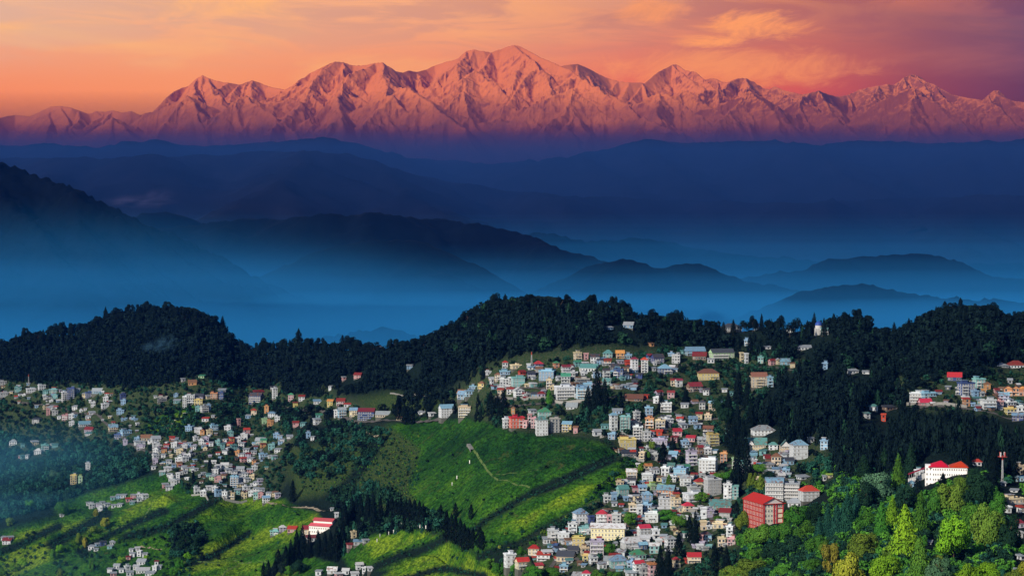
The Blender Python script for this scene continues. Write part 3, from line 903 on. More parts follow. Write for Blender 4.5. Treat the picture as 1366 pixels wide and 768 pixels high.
def painted(name, color, streak=0.45, rough=0.8, ribs=False):
    m, nd = new_mat(name)
    tc_ = nd.n('ShaderNodeTexCoord')
    oi = nd.n('ShaderNodeObjectInfo')
    mp = nd.n('ShaderNodeMapping')
    mp.inputs['Scale'].default_value = (1.0, 1.0, 0.22)
    ofs = nd.n('ShaderNodeVectorMath', operation='ADD')
    nd.l(tc_.outputs['Object'], ofs.inputs[0])
    cmb = nd.n('ShaderNodeCombineXYZ')
    nd.l(nd.math('MULTIPLY', oi.outputs['Random'], 70.0), cmb.inputs[0])
    nd.l(cmb.outputs[0], ofs.inputs[1])
    nd.l(ofs.outputs[0], mp.inputs['Vector'])
    n = nd.noise(mp.outputs[0], 0.7, 5, 0.65)
    dirt = nd.maprange(n, 0.50, 0.72, 0.0, streak)
    c = nd.mix(dirt, color, (color[0] * 0.38 + 0.03, color[1] * 0.36 + 0.028, color[2] * 0.34 + 0.024))
    if ribs:                                               # rust that spreads in patches over sheet roofs
        rn = nd.noise(ofs.outputs[0], 0.33, 4, 0.6)
        some = nd.math('GREATER_THAN', nd.math('FRACT', nd.math('MULTIPLY', oi.outputs['Random'], 13.7)), 0.45)
        c = nd.mix(nd.math('MULTIPLY', nd.maprange(rn, 0.48, 0.66, 0.0, 0.85), some), c, (0.17, 0.065, 0.035))
    hsv = nd.n('ShaderNodeHueSaturation')
    nd.l(c, hsv.inputs['Color'])
    nd.l(nd.maprange(oi.outputs['Random'], 0, 1, 0.68, 1.12, False), hsv.inputs['Value'])
    nd.l(nd.maprange(nd.math('FRACT', nd.math('MULTIPLY', oi.outputs['Random'], 7.3)), 0, 1, 0.485, 0.515, False), hsv.inputs['Hue'])
    normal = None
    if ribs:
        wv = nd.n('ShaderNodeTexWave')
        wv.inputs['Scale'].default_value = 1.6
        nd.l(tc_.outputs['Object'], wv.inputs['Vector'])
        b = nd.n('ShaderNodeBump')
        b.inputs['Strength'].default_value = 0.4
        b.inputs['Distance'].default_value = 0.08
        nd.l(wv.outputs[0], b.inputs['Height'])
        normal = b.outputs[0]
    finish(nd, hsv.outputs[0], rough, normal, 0.25)
    return m


M_WALL = {k: painted('plaster_' + v[0].replace(' ', '_'), v[1]) for k, v in WALLS.items()}
M_ROOF = {k: painted('roofing_' + v[0], v[1], 0.75, 0.6, True) for k, v in ROOFS.items()}
M_TRIM = painted('trim_white', (0.62, 0.63, 0.64), 0.35)
M_CONC = painted('concrete', (0.30, 0.30, 0.29), 0.5)
M_STONE = painted('plinth_stone', (0.12, 0.125, 0.11), 0.6)
M_TANK = painted('tank_black', (0.02, 0.02, 0.024), 0.1, 0.5)
M_RED = painted('red_paint', (0.44, 0.07, 0.045), 0.35)
M_BARK = painted('bark', (0.075, 0.055, 0.04), 0.5)
M_STEEL = painted('steel', (0.35, 0.37, 0.40), 0.3, 0.5)
m_, nd_ = new_mat('window_glass')
oi_ = nd_.n('ShaderNodeNewGeometry')
finish(nd_, nd_.ramp(oi_.outputs['Random Per Island'], [(0.0, (0.012, 0.018, 0.03)), (0.55, (0.03, 0.045, 0.065)), (0.8, (0.10, 0.12, 0.14)), (1.0, (0.34, 0.33, 0.30))]), 0.15, None, 0.5)
M_GLASS = m_


def window_mesh():
    b = MB()
    for x0, x1, z0, z1 in ((-0.75, -0.63, 0, 1.5), (0.63, 0.75, 0, 1.5), (-0.63, 0.63, 0, 0.12), (-0.63, 0.63, 1.38, 1.5), (-0.05, 0.05, 0.12, 1.38)):
        b.box(x0, x1, -0.10, 0.02, z0, z1, 0)
    b.box(-0.63, -0.05, -0.05, 0.02, 0.12, 1.38, 1)
    b.box(0.05, 0.63, -0.05, 0.02, 0.12, 1.38, 1)
    b.box(-0.85, 0.85, -0.22, 0.02, -0.10, -0.003, 0)
    return b.mesh('window', [M_TRIM, M_GLASS])


WINDOW = window_mesh()


def add_windows(b, w, d, z, zs, rng, wide, glass=2, trim=1):
    """windows built into a wall's mesh: dark panes in pale surrounds on the front and on both sides"""
    n = max(1, int(w / wide))
    for i in range(n):
        if rng.random() < 0.08:
            continue
        x = -w / 2 + (i + 0.5) * w / n
        ww = min(0.8, w / n * rng.uniform(0.26, 0.40))
        b.box(x - ww - 0.12, x + ww + 0.12, -0.05, 0.0, z + zs * 0.20, z + zs * 0.82, trim)
        b.box(x - ww, x + ww, -0.09, -0.05, z + zs * 0.24, z + zs * 0.78, glass)
    n = max(1, int(d / (wide * 1.1)))
    for s in (-1, 1):
        for i in range(n):
            y = (i + 0.5) * d / n
            xx = s * w / 2
            b.box(min(xx, xx + s * 0.06), max(xx, xx + s * 0.06), y - 0.6, y + 0.6, z + zs * 0.28, z + zs * 0.78, glass)


def roof_shape(b, kind, w, d, h, rng, m=0, trim=1, over=0.7, rise=None):
    """a roof over a w by d wall top at height h, front edge at y = 0"""
    x0, x1, y0, y1 = -w / 2 - over, w / 2 + over, -over, d + over
    if kind == 'F':
        b.box(x0 + 0.2, x1 - 0.2, y0 + 0.2, y1 - 0.2, h, h + 0.28, trim)
        for a in ((x0 + 0.2, x1 - 0.2, y0 + 0.2, y0 + 0.45), (x0 + 0.2, x1 - 0.2, y1 - 0.45, y1 - 0.2), (x0 + 0.2, x0 + 0.45, y0 + 0.45, y1 - 0.45), (x1 - 0.45, x1 - 0.2, y0 + 0.45, y1 - 0.45)):
            b.box(*a, h + 0.28, h + 1.05, trim)
        # the covered stair head, with a sheet roof of its own
        if w > 5:
            cw, cd = w * rng.uniform(0.3, 0.6), d * rng.uniform(0.35, 0.6)
            cx = rng.uniform(-1, 1) * (w / 2 - cw / 2 - 0.5)
            b.box(cx - cw / 2, cx + cw / 2, d - cd, d - 0.3, h + 0.28, h + 2.6, trim)
            b.prism([(cx - cw / 2 - 0.4, h + 2.6), (cx + cw / 2 + 0.4, h + 2.6), (cx + cw / 2 + 0.4, h + 2.85), (cx - cw / 2 - 0.4, h + 3.0)], d - cd - 0.8, d, m)
        return
    r = rise if rise is not None else min(0.42 * min(w, d), 4.2)
    if kind == 'H':
        k = min(0.45 * d, 0.42 * w) + over
        c = (y0 + y1) / 2
        A, B_, C, D = (x0, y0, h), (x1, y0, h), (x1, y1, h), (x0, y1, h)
        P, Q = (x0 + k, c, h + r), (x1 - k, c, h + r)
        b.quad(A, B_, Q, P, m); b.quad(C, D, P, Q, m)
        b.quad(B_, C, Q, ((B_[0] + C[0] + 2 * Q[0]) / 4, (B_[1] + Q[1]) / 2, (h + Q[2]) / 2), m) if False else None
        for (p, q, t_) in ((B_, C, Q), (D, A, P)):
            mid = tuple((p[i] + q[i]) / 2 for i in range(3))
            b.quad(p, mid, t_, t_, m) if False else None
            n = len(b.v); b.v += [p, mid, q, t_]; b.f.append((n, n + 1, n + 2, n + 3)); b.m.append(m)
        b.box(x0, x1, y0, y1, h - 0.18, h - 0.003, trim)
    elif kind == 'L':                                      # ridge along the front
        c = (y0 + y1) / 2
        b.quad((x0, y0, h), (x1, y0, h), (x1, c, h + r), (x0, c, h + r), m)
        b.quad((x1, y1, h), (x0, y1, h), (x0, c, h + r), (x1, c, h + r), m)
        for xx in (x0 + over, x1 - over):
            n = len(b.v); b.v += [(xx, 0, h), (xx, c, h + 0.001), (xx, d, h), (xx, c, h + r * (d / (d + 2 * over)))]; b.f.append((n, n + 1, n + 2, n + 3)); b.m.append(trim)
        b.box(x0, x1, y0, y1, h - 0.18, h - 0.003, trim)
    elif kind == 'A':                                      # gable to the front
        b.quad((x0, y0, h), (0, y0, h + r), (0, y1, h + r), (x0, y1, h), m)
        b.quad((0, y0, h + r), (x1, y0, h), (x1, y1, h), (0, y1, h + r), m)
        for yy in (0.0, d):
            n = len(b.v); b.v += [(x0 + over, yy, h), (0, yy, h + 0.001), (x1 - over, yy, h), (0, yy, h + r * (w / (w + 2 * over)))]; b.f.append((n, n + 1, n + 2, n + 3)); b.m.append(trim)
        b.box(x0, x1, y0, y1, h - 0.18, h - 0.003, trim)
    else:                                                  # 'M': one slope that falls to the front
        r = min(0.22 * d, 2.2)
        n = len(b.v)
        b.v += [(x0, y0, h), (x1, y0, h), (x1, y1, h), (x0, y1, h), (x0, y0, h + 0.15), (x1, y0, h + 0.15), (x1, y1, h + r), (x0, y1, h + r)]
        for q in ((3, 2, 1, 0), (4, 5, 6, 7), (0, 1, 5, 4), (1, 2, 6, 5), (2, 3, 7, 6), (3, 0, 4, 7)):
            b.f.append(tuple(n + i for i in q)); b.m.append(m)


NUM = ['', 'one', 'two', 'three', 'four', 'five', 'six', 'seven', 'eight', 'nine']
RECTS = []                                                 # where houses show, so that trees leave them in view


def house_mats(wc, rc):
    return [M_WALL[wc], M_TRIM, M_GLASS, M_STONE], [M_ROOF[rc], M_WALL[wc] if wc not in 'K' else M_CONC]


def make_house(u, v, wp, hp, wc, rc, rk, yaw, rng, detail):
    """one house: an Empty with walls, roof and what else shows at its size"""
    p = ground(u, v)
    mpp = p.y / F
    w, h = wp * mpp * 0.90, hp * mpp * (0.86 if rk in 'HLA' else 0.92)
    d = max(5.0, min(w * rng.uniform(0.7, 0.95), 13.0))
    st = max(1, int(round(h / 2.9)))
    zs = h / st
    ws, rm = house_mats(wc, rc)
    root = bpy.data.objects.new('house', None)
    COL.objects.link(root)
    root.location = p
    root.rotation_euler = (0, 0, yaw)
    b = MB()
    b.box(-w / 2, w / 2, 0, d, 0.2, h, 0)
    b.box(-w / 2 - 0.06, w / 2 + 0.06, -0.06, d + 0.06, -6.0, 0.2, 3)
    for i in range(1, st):
        b.box(-w / 2 - 0.22, w / 2 + 0.22, -0.28, d + 0.1, i * zs - 0.16, i * zs + 0.10, 1)
    wide = rng.uniform(2.3, 3.0)
    if not detail:
        for i in range(st):
            add_windows(b, w, d, i * zs, zs, rng, wide)
    b.build('wall', ws, root)
    if detail:
        n = max(2, min(9, int(w / wide)))
        sc = min(1.0, zs * 0.55 / 1.5)
        for i in range(st):
            for k in range(n):
                if rng.random() < 0.06:
                    continue
                o = bpy.data.objects.new('window', WINDOW)
                COL.objects.link(o); o.parent = root
                o.location = (-w / 2 + (k + 0.5) * w / n, -0.003, i * zs + zs * 0.27)
                o.scale = (min(1.0, w / n * 0.42), 1, sc)
            for sgn in (-1, 1):
                for k in range(2):
                    o = bpy.data.objects.new('window', WINDOW)
                    COL.objects.link(o); o.parent = root
                    o.location = (sgn * (w / 2 + 0.003), d * (0.28 + 0.44 * k), i * zs + zs * 0.27)
                    o.rotation_euler = (0, 0, sgn * math.pi / 2)
                    o.scale = (0.9, 1, sc)
    b = MB()
    roof_shape(b, rk, w, d, h, rng)
    b.build('roof', rm, root)
    if st >= 2 and rng.random() < (0.7 if wp > 10 else 0.35):
        b = MB()
        bw = w * rng.choice((0.45, 0.7, 1.0))
        cx = rng.choice((-1, 0, 1)) * (w - bw) / 2
        for i in range(1, st):
            b.box(cx - bw / 2, cx + bw / 2, -1.75, -0.283, i * zs - 0.15, i * zs + 0.02, 0)
            b.box(cx - bw / 2, cx + bw / 2, -1.75, -1.62, i * zs + 0.02, i * zs + 0.75, 1)
        for e in (-1, 1):
            b.box(cx + e * (bw / 2 - 0.15) - 0.12, cx + e * (bw / 2 - 0.15) + 0.12, -1.6, -1.35, 0, (st - 1) * zs - 0.153, 0)
        b.build('balcony', [M_TRIM, ws[0] if rng.random() < 0.5 else M_TRIM], root)
    if rk == 'F' and w > 6 and rng.random() < 0.45:
        b = MB()
        b.cyl(w * rng.uniform(-0.35, 0.35), d * 0.25, 0.75, 0.75, h + 0.283, h + 2.0, 0, 10)
        b.build('water_tank', [M_TANK], root)
    RECTS.append((u - wp / 2 - 1, v - hp - 3, u + wp / 2 + 1, v, p.y))
    return root, st


# landmarks that labels may point to
MARKS = [('the red hostel', 1021, 682), ('the white school', 1262, 630), ('the tea factory', 428, 700), ('the yellow villa', 946, 500),
         ('the cream corner block', 1262, 526), ('the long cream block', 811, 712), ('the green-gabled hotel', 1020, 592), ('the red block', 691, 564),
         ('the blue-roofed hotel', 1036, 655), ('the tall grey tower block', 824, 562), ('the striped mast', 709, 488), ('the terraced block', 755, 525),
         ('the domed temple', 1093, 434), ('the red-cream house', 244, 580), ('the green-roofed shed', 332, 518), ('the maroon-roofed block', 488, 552),
         ('the yellow block', 838, 592), ('the purple house', 378, 705), ('the twin-gabled house', 1346, 520), ('the blue-banded block', 728, 500),
         ('the twin lodges', 608, 548), ('the tall corner house', 943, 620), ('the terraced strip', 228, 560), ('the tea-hill hamlet', 160, 668),
         ('the lowest hamlet', 180, 752), ('the hazy hillside huts', 55, 600), ('the lone cream house', 98, 640), ('the village rim wall', 300, 655),
         ('the bottom-edge sheds', 460, 763), ('the lavender block', 796, 730), ('the far-hill villas', 960, 470)]
for a_ in (('the tall village block', 311, 640),):
    MARKS.append(a_)


def where(u, v):
    best, bd = None, 1e9
    for n, mu, mv in MARKS:
        dd = math.hypot(u - mu, (v - mv) * 1.3)
        if 12 < dd < bd:
            best, bd = (n, mu, mv), dd
    n, mu, mv = best
    du, dv = u - mu, v - mv
    far = 'just ' if bd < 28 else ('' if bd < 60 else 'well ')
    if abs(dv) * 1.3 > abs(du) * 0.8:
        return far + ('above ' if dv < 0 else 'below ') + n
    return ('beside ' if bd < 28 else ('near ' if bd < 60 else 'away from ')) + n


def unique_labels(items):
    """items: [(object, base label, place, u, v)]; adds what is needed to tell look-alikes apart"""
    by = {}
    for it in items:
        by.setdefault(it[1] + ' ' + it[2], []).append(it)
    ords = ['topmost', 'second highest', 'third highest', 'fourth highest', 'fifth highest', 'sixth highest', 'seventh highest', 'eighth highest', 'ninth highest', 'tenth highest', 'eleventh highest', 'twelfth highest', 'thirteenth highest', 'fourteenth highest']
    for lab, its in by.items():
        its.sort(key=lambda i: i[4])
        n = len(its)
        for k, it in enumerate(its):
            if n == 1:
                it[0]['label'] = lab
            elif k == n - 1:
                it[0]['label'] = lab + ', ' + ('lower of two' if n == 2 else 'lowest such')
            else:
                it[0]['label'] = lab + ', ' + ('upper of two' if n == 2 else ords[min(k, 13)] + ' such')


